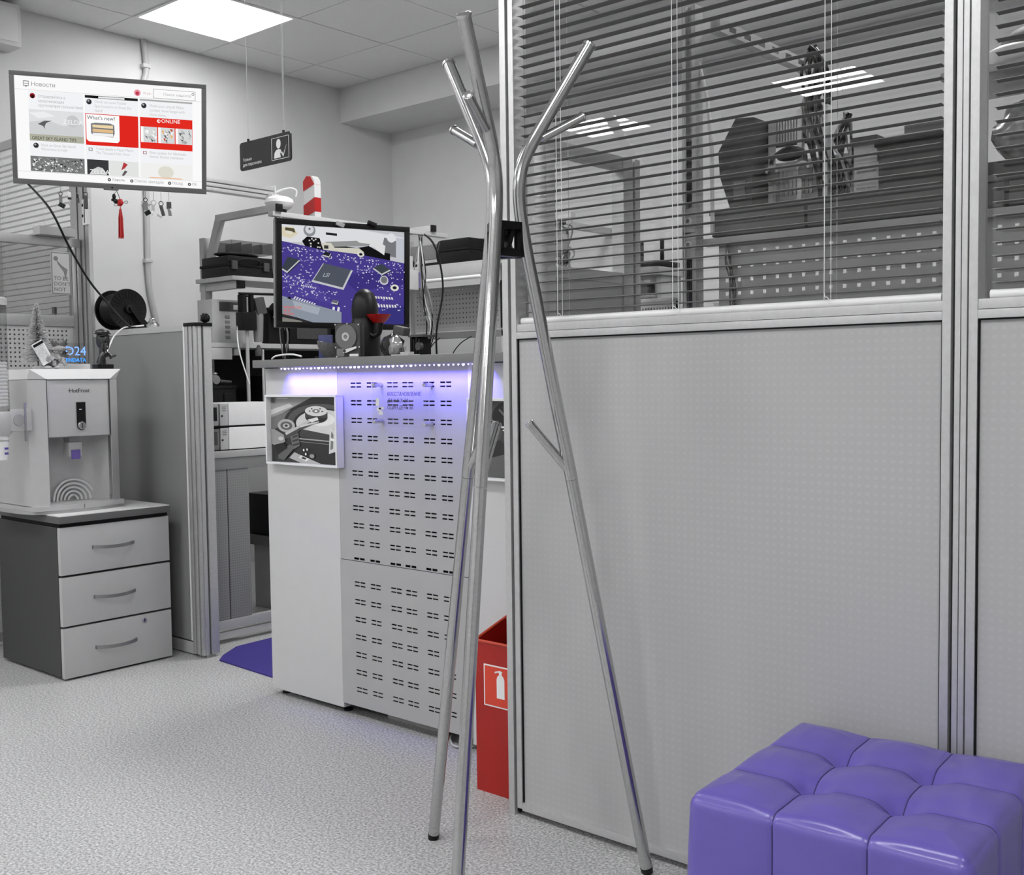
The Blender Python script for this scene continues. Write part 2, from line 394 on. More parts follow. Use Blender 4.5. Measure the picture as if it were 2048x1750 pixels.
# return wing of the partition, behind the glass
p = thing('office_partition', 'low return wing of the partition seen through the blinds, left', 'partition', (-1.745, 2.35, 0), group='office partition bays')
B(-1.765, -1.725, 2.14, 2.175, 0, 1.70, .002).build('post', M_alu2, p)
B(-1.765, -1.725, 2.475, 2.52, 0, 1.70, .002).build('post', M_alu2, p)
B(-1.765, -1.725, 2.53, 2.555, 0, 1.70, .002).build('post', M_alu2, p)
B(-1.76, -1.73, 2.175, 2.475, .05, 1.355).build('fabric_panel', M_fabric2, p)
B(-1.762, -1.728, 2.175, 2.475, 1.355, 1.385, .002).build('cap_rail', M_alu2, p)
B(-1.762, -1.728, 2.175, 2.475, 1.665, 1.70, .002).build('top_rail', M_alu2, p)

# ------------------------------------------------------------------ left hand screens
LY = 2.46
# blind window running from the corner post to the left wall
p = thing('window_screen', 'glazed screen with venetian blind beside the left wall, under the television', 'partition', (-5.07, LY, 0))
B(-5.525, -4.665, LY-.025, LY+.025, 0, 1.0).build('lower_panel', M_fabric2, p)
B(-5.525, -4.665, LY-.025, LY+.025, 1.0, 1.04, .002).build('rail', M_alu2, p)
B(-5.525, -4.665, LY-.025, LY+.025, 2.235, 2.275, .002).build('rail', M_alu2, p)
B(-5.525, -5.49, LY-.025, LY+.025, 1.04, 2.235, .002).build('stile', M_alu2, p)
B(-4.70, -4.665, LY-.025, LY+.025, 1.04, 2.235, .002).build('stile', M_alu2, p)
blind('venetian_blind', 'pale venetian blind of the screen under the television, far left', -5.485, -4.705, LY, 2.235, 1.04, (-5.35, -4.95), .0275, .025, mat('pale_slat', 205, .5, var=.02))
# corner post
p = thing('corner_post', 'grooved aluminium corner post rising behind the television', 'post', (-4.597, LY, 0))
B(-4.662, -4.632, LY-.03, LY-.012, 0, 2.30, .002).build('profile', M_alu2, p)
B(-4.632, -4.620, LY-.022, LY-.012, 0, 2.30).build('groove', M_dgrey, p)
B(-4.620, -4.575, LY-.03, LY-.012, 0, 2.30, .002).build('profile', M_alu2, p)
B(-4.575, -4.563, LY-.022, LY-.012, 0, 2.30).build('groove', M_dgrey, p)
B(-4.563, -4.533, LY-.03, LY-.012, 0, 2.30, .002).build('profile', M_alu2, p)
# low glazed screen coming towards the camera
qx = -4.62
p = thing('low_screen', 'low aluminium framed screen with clear pane behind the water cooler', 'partition', (qx, 1.9, 0))
B(qx-.02, qx+.02, 1.3, 2.425, 1.70, 1.738, .002).build('top_rail', M_alu2, p)
B(qx-.02, qx+.02, 1.3, 2.385, 1.353, 1.40, .002).build('middle_rail', M_alu2, p)
B(qx-.02, qx+.02, 1.3, 2.385, .02, .06, .002).build('bottom_rail', M_alu2, p)
B(qx-.02, qx+.02, 2.385, 2.403, 0, 1.70, .002).build('stile', M_alu2, p)
B(qx-.02, qx+.02, 2.407, 2.425, 0, 1.70, .002).build('stile', M_alu2, p)
B(qx-.02, qx+.02, 1.3, 1.335, 0, 1.70, .002).build('stile', M_alu2, p)
B(qx-.003, qx+.003, 1.335, 2.385, 1.40, 1.70).build('glass_pane', glass('screen_glass', 226, 0, .6), p)
hs = [(1.36+.019*k, 1.367+.019*k) for k in range(53)]; hz = [(.075+.019*k, .082+.019*k) for k in range(67)]
pm = MB().lattice(1.335, 2.385, .06, 1.353, hs, hz, 0, .002)
pm.v = [(qx+.012-b, a, c) for a, b, c in pm.v]
o = pm.build('perforated_sheet', mat('pale_perforated_steel', 176, .5, .1, var=.03), p)
B(qx-.012, qx+.004, 1.336, 2.384, .061, 1.352).build('backing', mat('sheet_backing', 138, .8), p)
# fabric screen between the corner post and the passage
p = thing('fabric_screen', 'plain grey fabric screen carrying the black cable reel', 'partition', (-4.17, LY, 0))
B(-4.53, -3.822, LY-.022, LY+.022, .06, 1.305).build('fabric_panel', mat('plain_grey_fabric', 132, .9, var=.03, vscale=700, bump=.1, bscale=900), p)
B(-4.53, -3.822, LY-.026, LY+.026, 1.305, 1.33, .002).build('top_rail', M_lgrey, p)
B(-4.53, -3.814, LY-.02, LY+.02, .005, .052, .001).build('kick_plate', M_lgrey, p)
B(-4.53, -3.83, LY-.016, LY+.016, .052, .062).build('shadow_gap', M_dgrey, p)
B(-3.822, -3.812, LY-.03, LY+.026, .062, 1.325, .002).build('end_profile', M_white, p)
p = thing('passage_post', 'aluminium end post with black cap beside the staff passage', 'post', (-3.775, LY, 0))
B(-3.806, -3.738, LY-.022, LY+.04, .012, 1.318).build('core', mat('post_core', 92, .6), p)
for a, b in ((-3.81, -3.790), (-3.782, -3.760), (-3.752, -3.736)): B(a, b, LY-.03, LY-.02, .012, 1.322, .002).build('profile', M_alu, p)
for a, b in ((LY-.019, LY-.004), (LY+.006, LY+.042)): B(-3.740, -3.732, a, b, .012, 1.322, .002).build('profile', M_alu, p)
B(-3.811, -3.728, LY-.034, LY+.046, 1.322, 1.336, .003).build('cap', M_black, p)
B(-3.80, -3.745, LY-.01, LY+.03, 0, .012).build('foot_plate', M_lgrey, p)
# wall fittings
p = thing('cable_conduit', 'thin pale conduit running down the left wall from the ceiling', 'pipe', (X0+.012, 3.3, 1.3))
MB().tube(smooth_path([(X0+.016, 3.315, CEIL), (X0+.016, 3.325, 2.82), (X0+.016, 3.30, 2.70), (X0+.016, 3.305, 2.2), (X0+.016, 3.30, 1.75), (X0+.016, 3.31, 1.60), (X0+.016, 3.345, 1.42), (X0+.016, 3.35, 1.2)], 4), .0155, 12).build('pipe', mat('pale_grey_pvc', 182, .5), p)
for z, y in ((2.85, 3.322), (2.10, 3.305), (1.78, 3.30)): MB().cbox((X0+.017, y, z), (.036, .046, .022), .004).build('clip', mat('clip_plastic', 190, .5), p)
p = thing('wall_box', 'white trunking box high on the left wall, top left corner', 'box', (-5.46, 2.42, 2.765))
B(X0+.002, -5.40, 2.2, 2.578, 2.765, 2.97, .006).build('housing', mat('trunking_plastic', 205, .5), p)
B(-5.401, -5.396, 2.22, 2.56, 2.785, 2.95, .003).build('cover', mat('trunking_plastic2', 212, .5), p)
# ------------------------------------------------------------------ coat rack
CR = Vector((-1.524, 1.744, 0))
t = thing('coat_rack', 'brushed steel tripod coat rack with branching hooks in front of partition', 'coat rack', tuple(CR))
prof = [(.302, .012), (.137, .905), (.113, 1.03), (.0895, 1.155), (.066, 1.28), (.0525, 1.35), (.0425, 1.41), (.036, 1.46), (.035, 1.505), (.0425, 1.548), (.0605, 1.588), (.085, 1.63), (.188, 1.80)]
def rad(a, r, z, s=0.): return (CR.x+r*cos(a)-s*sin(a), CR.y+r*sin(a)+s*cos(a), z)
a1 = math.atan2(1.80-1.743, -1.814+1.5177)
for k in range(3):
    a = a1+2*pi*k/3
    P = [rad(a, r, z) for r, z in prof]
    low = MB().tube([P[0], rad(a, .1415, .88)], .0134, 20).build('leg', M_steel, t)
    MB().tube([rad(a, .3045, 0.0), rad(a, .3015, .014)], [.0125, .0142], 16).build('rubber_foot', M_black, low)
    upp = [rad(a, .1415, .881)]+smooth_path(P[1:12], 5)[1:]+[P[12]]
    st = MB().tube(upp, .0138, 20).build('upper_stem', M_steel, t)
    d = (Vector(P[12])-Vector(P[11])).normalized(); e = Vector(P[12])
    MB().tube([e-d*.001, e+d*.004, e+d*.007], [.0155, .0155, .011], 18).build('end_cap', M_chrome, st)
    for (ra, za, rb, zb, rad_) in ((.086, 1.606, .172, 1.652, .0095), (.132, .905, .052, 1.003, .0095)):
        br = MB().tube([rad(a, ra, za), rad(a, rb, zb)], rad_, 16).build('branch_hook', M_steel, t)
        q0, q1 = Vector(rad(a, ra, za)), Vector(rad(a, rb, zb)); dd = (q1-q0).normalized()
        MB().tube([q1-dd*.0005, q1+dd*.003, q1+dd*.005], [.0112, .0112, .008], 16).build('hook_cap', M_chrome, br)
cl = MB()
for k in range(3):
    a = a1+2*pi*k/3; b = a+2*pi/3
    for z0, z1 in ((1.355, 1.372), (1.412, 1.428)):
        p0, p1 = Vector(rad(a, .040, 0)), Vector(rad(b, .040, 0)); d = (p1-p0).normalized(); n = Vector((-d.y, d.x, 0))*.011
        q = [(p0+n), (p1+n), (p1-n), (p0-n)]; cl.prism([(v.x, v.y) for v in q], z0, z1, 'z')
    for s_ in (.1, .9):
        c = p0.lerp(p1, s_); cl.cbox((c.x, c.y, 1.392), (.012, .022, .06), 0, Matrix.Rotation(math.atan2(d.y, d.x), 3, 'Z'))
    c = p0.lerp(p1, .5); cl.cbox((c.x, c.y, 1.392), (.010, .014, .062), 0, Matrix.Rotation(math.atan2(d.y, d.x), 3, 'Z') @ Matrix.Rotation(.35, 3, 'Y'))
cl.build('clamp_bracket', M_black, t)

# ------------------------------------------------------------------ tufted pouf
PW, PD, PH, PR, PCX, PCY, PROT = .452, .472, .408, .022, -.735, 1.774, .064
def pouf_point(face, s_, t_):
    """one point of the upholstered cube; face is the index of the side"""
    q = ((s_, t_, 1), (s_, -1, t_), (s_, 1, t_), (-1, s_, t_), (1, s_, t_))[face]
    p = Vector((q[0]*PW/2, q[1]*PD/2, (q[2]+1)*PH/2))
    inner = Vector((max(-PW/2+PR, min(PW/2-PR, p.x)), max(-PD/2+PR, min(PD/2-PR, p.y)), max(PR*.3, min(PH-PR, p.z))))
    dl = p-inner; nr = dl.normalized() if dl.length > 1e-6 else Vector((0, 0, 1))
    pos = inner+nr*(PR if p.z > PH/2 else min(PR, dl.length))
    seam = lambda u: min(abs(u-1/3), abs(u-2/3))
    u, v, wv = p.x/PW+.5, p.y/PD+.5, p.z/PH
    g = lambda s: math.exp(-(s/.009)**2)
    if face == 0:
        a, b = seam(u), seam(v); fade = min(1, max(0, min(u, 1-u, v, 1-v)/.12))
        pil = (1-math.exp(-(a/.085)**2))*(1-math.exp(-(b/.085)**2)); tuft = math.exp(-((a/.06)**2+(b/.06)**2))
        d = .014*pil*fade-.028*tuft-.003*max(g(a), g(b))
    else:
        a = seam(u) if face in (1, 2) else seam(v)
        d = .007*(1-math.exp(-(a/.085)**2))*sin(pi*min(1, max(0, wv)))-.003*g(a)
    pos += nr*d
    cr, sr = cos(PROT), sin(PROT)
    return Vector((pos.x*cr-pos.y*sr+PCX, pos.x*sr+pos.y*cr+PCY, max(.001, pos.z))), Vector((nr.x*cr-nr.y*sr, nr.x*sr+nr.y*cr, nr.z))
def pouf():
    n = 99; m = MB()
    for f in range(5):
        V = [pouf_point(f, 2*i/n-1, 2*j/n-1)[0] for i in range(n+1) for j in range(n+1)]
        F = [(i*(n+1)+j, (i+1)*(n+1)+j, (i+1)*(n+1)+j+1, i*(n+1)+j+1) for i in range(n) for j in range(n)]
        m._a(V, F, True)
    return m
M_violet = mat('violet_leather', (99, 87, 170), .28, var=.03, vscale=20, bump=.08, bscale=350, spec=.55)
t = thing('pouf', 'purple leather cube pouf with tufted nine square top', 'pouf', (PCX, PCY, 0))
o = pouf().build('cushion', M_violet, t)
bm = bmesh.new(); bm.from_mesh(o.data); bmesh.ops.remove_doubles(bm, verts=bm.verts[:], dist=.0006); bmesh.ops.recalc_face_normals(bm, faces=bm.faces[:]); bm.to_mesh(o.data); bm.free()
for p_ in o.data.polygons: p_.use_smooth = True
M_seam = mat('seam_thread', (58, 50, 104), .6)
for k in (-1/3, 1/3):
    for axis in (0, 1):
        pts = []
        fs_ = (1, 2) if axis == 0 else (3, 4)
        for i in range(24): q, nn = pouf_point(fs_[0], k, -.9+1.88*i/23); pts.append(q+nn*.0004)
        for i in range(1, 70): q, nn = pouf_point(0, *((k, -1+2*i/70) if axis == 0 else (-1+2*i/70, k))); pts.append(q+nn*.0004)
        for i in range(24): q, nn = pouf_point(fs_[1], k, .98-1.88*i/23); pts.append(q+nn*.0004)
        MB().tube(pts, .0011, 6).build('seam', M_seam, t)

# ------------------------------------------------------------------ drawer pedestal
R90 = pi/2
M_drawer = mat('grey_drawer_laminate', 176, .5, var=.015, vscale=20)
M_carc = mat('dark_grey_carcass', 62, .6, var=.03, vscale=20)
t = thing('drawer_pedestal', 'grey three drawer pedestal with dark sides under the water cooler', 'drawer unit', (-3.86, 2.142, 0), R90)
B(-.225, .225, .022, .50, .012, .572).build('carcass', M_carc, t)
B(-.222, .222, .006, .48, .574, .586).build('shadow_gap', M_black2, t)
B(-.228, .228, -.008, .512, .587, .613, .001).build('top_edge', mat('dark_edge_band', 92, .55, var=.02), t)
B(-.2265, .2265, -.006, .510, .613, .6165).build('top_surface', M_white, t)
def handle(x, z, par):
    pts = [(x-.084, -.001, z), (x-.080, -.012, z+.001), (x-.045, -.028, z-.001), (x, -.034, z-.002), (x+.045, -.028, z-.001), (x+.080, -.012, z+.001), (x+.084, -.001, z)]
    h = MB(); sp = smooth_path(pts, 4); prev = None
    vs = []
    for q in sp:
        for dy, dz in ((-.003, -.006), (.003, -.006), (.003, .006), (-.003, .006)): vs.append((q[0], q[1]+dy, q[2]+dz))
    k = len(sp); fs = [(0, 1, 2, 3), (4*k-1, 4*k-2, 4*k-3, 4*k-4)]
    for i in range(k-1):
        for j in range(4): fs.append((4*i+j, 4*i+(j+1) % 4, 4*i+4+(j+1) % 4, 4*i+4+j))
    h._a(vs, fs, False); h.build('handle', mat('handle_metal', 150, .35, .9) if 'handle_metal' not in MATS else MATS['handle_metal'], par)
for k, (z0, z1) in enumerate(((.394, .571), (.203, .385), (.008, .195))):
    d = B(-.224, .224, 0, .02, z0, z1, .0015).build('drawer', M_drawer, t)
    handle(-.017, (z0+z1)/2+.004, d)
    if k == 2:
        MB().lathe([(.0001, -.0035), (.0085, -.0035), (.0105, -.001), (.0105, .001)], (.105, 0, .173), 20, 'y').build('lock', M_chrome, d)
        B(.1035, .1065, -.0045, -.0034, .168, .178).build('keyhole', M_black, d)

# ------------------------------------------------------------------ water cooler
M_silver = mat('silver_plastic', 186, .38, .25, var=.02, vscale=30)
M_silver2 = mat('silver_plastic_dark', 160, .45, .15, var=.02, vscale=30)
t = thing('water_cooler', 'silver countertop water cooler with black display and purple tap', 'water cooler', (-3.95, 2.053, .6165), R90)
# local frame: x along the front, y into the machine, z up; height about .54
side = MB().prism([(-.178, .035), (-.122, 0.0), (-.122, .03), (-.150, .05), (-.150, .30), (-.178, .30)], .028, .50, 'z'); side.build('left_pillar', M_silver, t)
MB().prism([(.130, 0.0), (.176, .030), (.176, .30), (.150, .30), (.150, .05), (.130, .03)], .028, .50, 'z').build('right_pillar', M_silver, t)
B(-.150, .150, .15, .31, .028, .50).build('body', M_silver2, t)
B(-.121, .129, .012, .15, .283, .50).build('tank_housing', M_silver2, t)
# bow fronted base
bow = [(-.196, .31)]+[(-.196, .12)]+[(x/100, .012-.034*(1-(x/18.0)**2)+(.02 if x < -17 else 0)) for x in range(-18, 19, 3)]+[(.185, .31)]
MB().prism(bow, 0, .012, 'z').build('base', M_silver2, t)
MB().prism([(-.178, .30)]+[(x/100, .004-.026*(1-(x/17.8)**2)) for x in [-17.8, -15, -12, -9, -6, -3, 0, 3, 6, 9, 12, 15, 17.8]]+[(.178, .30)], .012, .030, 'z').build('drip_tray_base', M_silver, t)
B(-.0008, .0008, -.0232, -.02, .013, .029).build('tray_seam', M_dgrey, t)
# bevelled lid
lid = MB(); a = [(-.182, .0), (.180, .0), (.180, .30), (-.182, .30)]; zt, zb = .541, .503
lid._a([(-.182, .004, zt), (.180, .004, zt), (.180, .31, zt), (-.182, .31, zt), (-.122, -.004, zb), (.130, -.004, zb), (.176, .031, zb), (.176, .31, zb), (-.178, .31, zb), (-.178, .036, zb)],
       [(0, 1, 2, 3), (0, 4, 5, 1), (1, 5, 6), (1, 6, 7, 2), (2, 7, 8, 3), (3, 8, 9, 0), (0, 9, 4), (4, 9, 8, 7, 6, 5)], False)
lid.build('lid', M_whitep, t)
for a_, b_ in ((-.1224, -.1196), (.1276, .1304)): B(a_, b_, .0, .006, .286, .503).build('panel_gap', M_dgrey, t)
B(.1265, .1302, -.001, .02, .032, .286, .001).build('chrome_edge', M_chrome, t)
fp = B(-.1195, .1275, .004, .016, .286, .499, .003).build('front_panel', M_silver, t)
text(t, 'HotFrost', .022, (-.033, .0035, .452), M_black, 'brand_lettering', sx=1.0)
T([(-.038, .003, .459), (-.03, .003, .459)], .0008, 6).build('brand_dash', M_black, t)
dp = MB().prism([(-.010, .418), (.032, .418)]+[(.011+.021*cos(a), .327+.021*sin(a)) for a in [0, -.4, -.8, -1.2, -1.57, -1.94, -2.34, -2.74, -pi]], .002, .006, 'y'); dp.use(M_lgrey)
dp.build('display_surround', M_lgrey, t)
ds = MB().prism([(-.007, .415), (.029, .415)]+[(.011+.018*cos(a), .327+.018*sin(a)) for a in [0, -.4, -.8, -1.2, -1.57, -1.94, -2.34, -2.74, -pi]], .0005, .004, 'y').build('display', M_black, t)
B(.003, .013, -.0002, .0006, .386, .389).build('indicator', emat((210, 215, 225), .8), t)
kn = MB().lathe([(.0001, -.006), (.013, -.006), (.0155, -.003), (.0155, .002)], (.011, 0, .327), 24, 'y').build('knob', M_chrome, t)
B(.0095, .0125, -.009, -.005, .317, .337, .0008).build('knob_grip', M_dgrey, kn)
# dispensing niche
ni = MB(); nz0, nz1 = .030, .283; pts = [(-.122, .02), (-.112, .07), (-.09, .105), (-.05, .122), (0, .126), (.05, .122), (.09, .105), (.116, .07), (.128, .02)]
ni._a([(x, y, nz0) for x, y in pts]+[(x, y, nz1) for x, y in pts], [(i, i+1, i+1+len(pts), i+len(pts)) for i in range(len(pts)-1)], True); ni.build('niche_wall', M_silver, t)
B(-.121, .127, -.012, .125, .026, .0325).build('drip_tray', mat('drip_tray_plastic', 172, .5), t)
for k in range(5):
    r = .018+.0155*k
    MB().tube([(x, .117-2*(x-.004)**2, .033+h) for x, h in [(r*cos(pi*i/18)+.026, r*sin(pi*i/18)) for i in range(19)]], .0042, 8).build('arc_ridge', M_whitep, t)
tp = B(-.018, .022, .045, .09, .262, .285, .004).build('tap_neck', M_silver2, t)
tb = MB(); tb.box(-.026, .028, .035, .075, .208, .262, .004); tb.build('tap_body', M_lgrey, t)
B(-.0165, .0185, .030, .036, .197, .233, .002).build('tap_lever', mat('violet_plastic', (98, 82, 150), .4), t)

# ------------------------------------------------------------------ paper cup dispenser on the cooler's side
t = thing('cup_dispenser', 'clear tube of paper cups hanging at the left edge beside cooler', 'cup dispenser', (-4.0, 1.775, .82))
cxx, cyy = -4.0, 1.768
MB().lathe([(.0445, .93), (.0445, 1.40)], (cxx, cyy, 0), 32).build('tube', glass('tube_acrylic', 232, .05, .8), t)
MB().lathe([(.0001, 1.418), (.04, 1.418), (.0475, 1.412), (.0475, 1.388), (.0455, 1.388)], (cxx, cyy, 0), 32).build('lid', M_lgrey, t)
MB().lathe([(.046, 1.005), (.048, 1.0), (.048, .925), (.043, .918)], (cxx, cyy, 0), 32).build('collar', M_silver, t)
st = MB()
st.lathe([q for k in range(13) for q in ((.0385, 1.022+k*.0128), (.0405, 1.0235+k*.0128), (.0405, 1.029+k*.0128), (.0385, 1.0305+k*.0128))], (cxx, cyy, 0), 28)
st.lathe([(.0001, 1.19), (.0385, 1.19)], (cxx, cyy, 0), 28); st.build('cup_stack', mat('paper_cup', 226, .7, var=.02), t)
cup = MB().lathe([(.0385, .922), (.040, .924), (.040, .918), (.0375, .916), (.031, .828), (.0001, .83)], (cxx, cyy, 0), 28).build('paper_cup', MATS['paper_cup'], t)
B(-3.985, -3.965, 1.80, 1.88, .93, 1.012, .006).build('bracket', M_silver, t)
MB().lathe([(.0001, 0), (.021, 0), (.021, -.004)], (-3.961, 1.832, .972), 24, 'x').build('bracket_disc', M_silver2, t)
B(-3.955, -3.948, 1.845, 1.853, .893, 1.035, .003).build('chrome_bar', M_chrome, t)
lt = thing('tmp', 'x', 'x', (cxx+.0375, cyy, .87), R90)
text(lt, 'Vodovoz', .014, (-.026, -.0012, .025), mat('cup_print', 60, .6), align='LEFT')
B(.006, .020, -.0012, -.0004, -.004, .004).build('cup_mark', mat('cup_print_violet', (70, 62, 140), .6), lt); B(.006, .020, -.0012, -.0004, -.022, -.014).build('cup_mark', MATS['cup_print_violet'], lt)
bpy.context.view_layer.update()
for ch in list(lt.children):
    mw = ch.matrix_world.copy(); ch.parent = t; ch.matrix_parent_inverse = Matrix.Identity(4); ch.matrix_basis = Matrix.Translation(-Vector(t.location)) @ mw
bpy.data.objects.remove(lt)

# ------------------------------------------------------------------ reception counter
M_panel = mat('white_counter_panel', 196, .45, var=.012, vscale=15)
M_perf = mat('perforated_steel_paint', 170, .45, .1, var=.02, vscale=12)
FY = 2.31
t = thing('reception_counter', 'white reception counter with slotted grey steel front panels', 'counter', (-2.6, 2.5, 0))
B(-3.128, -2.745, FY, FY+.018, .022, 1.145, .001).build('white_panel', M_panel, t)
B(-2.163, -1.79, FY, FY+.018, .022, 1.145, .001).build('white_panel', M_panel, t)
B(-3.128, -3.110, FY+.018, 2.72, .022, 1.145).build('side_panel', M_panel, t)
B(-2.757, -2.745, FY+.018, 2.70, .022, 1.145).build('divider', M_panel, t)
B(-2.163, -2.151, FY+.018, 2.70, .022, 1.145).build('divider', M_panel, t)
B(-3.10, -1.80, 2.66, 2.675, .03, 1.14).build('inner_back', M_black2, t)
starts = [-2.680, -2.603, -2.508, -2.440, -2.349, -2.277]; wds = [.051, .047, .048, .048, .048, .046]
hx = []
for a, wd_ in zip(starts, wds): hx += [(a, a+wd_/2-.0018), (a+wd_/2+.0018, a+wd_)]
hz = []
for k in range(11):
    z = 1.0855-.0565*k; hz += [(z+.0037, z+.0083), (z-.0083, z-.0037)]
hz = [h for h in hz if h[0] > .5195]+[(.5215, .5262)]
MB().lattice(-2.746, -2.162, .518, 1.145, hx, hz, FY+.001, FY+.003).build('upper_steel_panel', M_perf, t)
hz = []
for k in range(7):
    z = .443-.0578*k; hz += [(z+.0037, z+.0083), (z-.0083, z-.0037)]
MB().lattice(-2.746, -2.162, .040, .5165, [(a+.004, b+.004) for a, b in hx], hz, FY-.002, FY).build('lower_steel_panel', M_perf, t)
B(-2.740, -2.168, FY+.012, FY+.016, .05, 1.14).build('dark_liner', M_black2, t)
for x in (-3.10, -2.77, -2.14, -1.85):
    f = MB().lathe([(.0001, 0), (.016, 0), (.016, .006), (.006, .009), (.006, .024), (.0001, .024)], (x, FY+.04, 0), 16); f.build('levelling_foot', M_black, t)
B(-2.60, -2.36, FY+.06, FY+.10, 0, .035, .003).build('floor_duct', M_lgrey, t)
M_top = mat('grey_worktop', 116, .5, var=.02)
one('counter_worktop', B(-3.134, -1.80, 2.262, 2.76, 1.1475, 1.174, .004), M_top, 'long grey worktop lying along the reception counter', 'worktop')
CT = 1.174
# violet LED strip tucked under the front edge
t = thing('led_strip', 'violet LED light strip glowing under the counter worktop', 'light strip', (-2.56, 2.285, 1.141))
B(-3.01, -2.05, 2.281, 2.291, 1.1445, 1.1472).build('tape', M_whitep, t)
bead = MB().sphere((0, 0, 0), .0042, 10); b0 = None; rs = random.Random(11)
for k in range(48):
    x = -3.005+k*.0197
    if b0 is None: b0 = bead.build('led', emat((190, 180, 255), 6.0), t, world=False); o = b0
    else: o = bpy.data.objects.new('led', b0.data); COL.objects.link(o); o.parent = t
    o.location = (x+2.56, 2.2865-2.285, 1.1428-1.141); k_ = rs.choice((.55, .65, 1.0)); o.scale = (k_, k_, k_)
ld = bpy.data.lights.new('led_light', 'AREA'); ld.shape = 'RECTANGLE'; ld.size = .93; ld.size_y = .01; ld.energy = 3.3; ld.spread = radians(72); ld.color = lin((84, 74, 235))[:3]
lo = bpy.data.objects.new('led_light', ld); COL.objects.link(lo); lo.parent = t; lo.location = (-2.53+2.56, 2.278-2.285, 1.1425-1.141); lo.rotation_euler = (radians(27), 0, 0)

# framed photographs on the white panels
M_frame = mat('white_frame', 224, .35, var=.01)
def ring(cx, cz, rx, rz_, n=32, a0=0, a1=2*pi): return [(cx+rx*cos(a0+(a1-a0)*i/n), cz+rz_*sin(a0+(a1-a0)*i/n)) for i in range(n)]
def picture(label, x0, x1, z0, z1, shapes, clip=True):
    t = thing('picture_frame', label, 'picture', ((x0+x1)/2, FY, z0))
    fy0, fy1 = FY-.032, FY-.001; b = .0075
    for q in ((x0, x1, z0, z0+b), (x0, x1, z1-b, z1), (x0, x0+b, z0+b, z1-b), (x1-b, x1, z0+b, z1-b)): B(q[0], q[1], fy0, fy1, q[2], q[3], .0015).build('frame_side', M_frame, t)
    B(x0+b, x1-b, fy1-.01, fy1, z0+b, z1-b).build('backing', M_dgrey, t)
    w_, h_ = x1-x0-2*b, z1-z0-2*b; X = lambda u: x0+b+max(0, min(1, u))*w_; Z = lambda v: z1-b-max(0, min(1, v))*h_
    m = MB(); y = fy1-.0102
    for i, (col, poly) in enumerate(shapes):
        yy = y-.00012*(i+1); m.use(pmat(col)); m.quad(*[(X(u), yy, Z(v)) for u, v in poly])
    m.build('photo_print', None, t); return t
def ell(cx, cy, rx, ry, n=30, rot=0., a0=0., a1=2*pi): return [(cx+rx*cos(a)*cos(rot)-ry*sin(a)*sin(rot), cy+rx*cos(a)*sin(rot)+ry*sin(a)*cos(rot)) for a in [a0+(a1-a0)*i/n for i in range(n+1)]]
hdd = [(48, [(0, 0), (1, 0), (1, 1), (0, 1)]), (150, [(0, 0), (.62, 0), (.05, .32), (0, .34)]), (196, [(0, .20), (.28, .1), (.34, .14), (0, .28)]), (110, [(0, .32), (.3, .2), (.3, .34), (.05, .5), (0, .5)]),
       (30, ell(.72, .38, .52, .30)), (78, ell(.74, .37, .49, .27)), (24, ell(.76, .40, .42, .235)), (206, ell(.78, .40, .40, .21)), (228, ell(.74, .33, .2, .10)),
       (60, [(.38, .47), (1, .58), (1, .66), (.42, .6)]), (168, [(.40, .62), (1, .655), (1, .67), (.42, .64)]), (40, [(.42, .64), (1, .67), (1, 1), (.5, 1)]), (130, [(.42, .67), (.95, .7), (.95, .71), (.43, .68)]),
       (30, ell(.68, .30, .16, .09)), (62, [(.52, .22), (.84, .22), (.84, .31), (.52, .31)]), (212, ell(.68, .21, .16, .075)), (120, ell(.68, .21, .055, .03)), (240, ell(.68, .21, .02, .014)),
       (40, ell(.59, .21, .012, .01)), (40, ell(.62, .175, .012, .01)), (40, ell(.74, .175, .012, .01)), (40, ell(.77, .215, .012, .01)),
       (172, ell(.24, .44, .13, .10)), (90, ell(.24, .44, .09, .065)), (190, ell(.24, .44, .05, .035)), (44, ell(.24, .44, .025, .018)),
       (150, [(.06, .5), (.2, .58), (.22, .68), (.12, .78), (0, .72), (0, .5)]), (66, [(.2, .56), (.62, .34), (.68, .38), (.45, .50), (.34, .62), (.22, .64)]), (188, [(.22, .55), (.60, .335), (.64, .35), (.24, .585)]), (224, [(.56, .34), (.70, .30), (.72, .34), (.62, .38)]), (205, [(.45, .43), (.72, .36), (.73, .375), (.46, .46)]),
       (104, [(.30, .6), (.42, .55), (.44, .74), (.34, .8)]), (52, [(.33, .6), (.41, .57), (.41, .6), (.33, .63)]), (52, [(.33, .66), (.42, .63), (.42, .66), (.33, .69)]), (52, [(.34, .72), (.43, .69), (.43, .72), (.34, .75)]),
       (92, [(.1, .86), (.3, .72), (.36, .78), (.2, .97), (.12, .95)]), (200, ell(.16, .64, .04, .03)), (20, [(.06, .74), (.2, .7), (.26, .78), (.1, .9)]),
       (176, [(.36, .84), (.76, 1), (.46, 1), (.28, .93)]), (225, [(.46, .88), (.58, .93), (.53, .97), (.42, .92)]), (70, [(.48, .9), (.54, .92), (.52, .945), (.46, .93)]),
       (214, [(.88, .44), (.96, .52), (.96, .8), (.86, .84)]), (120, [(.90, .5), (.93, .55), (.92, .76), (.88, .78)]), (236, [(.89, .6), (.95, .62), (.94, .65), (.89, .64)]), (235, ell(.5, .80, .012, .018)), (235, ell(.55, .79, .012, .018)), (235, ell(.53, .86, .012, .018)), (150, ell(.62, .885, .035, .03)), (220, [(.12, .015), (.28, .015), (.28, .025), (.12, .025)]), (60, [(.03, .01), (.07, .01), (.07, .09), (.03, .09)])]
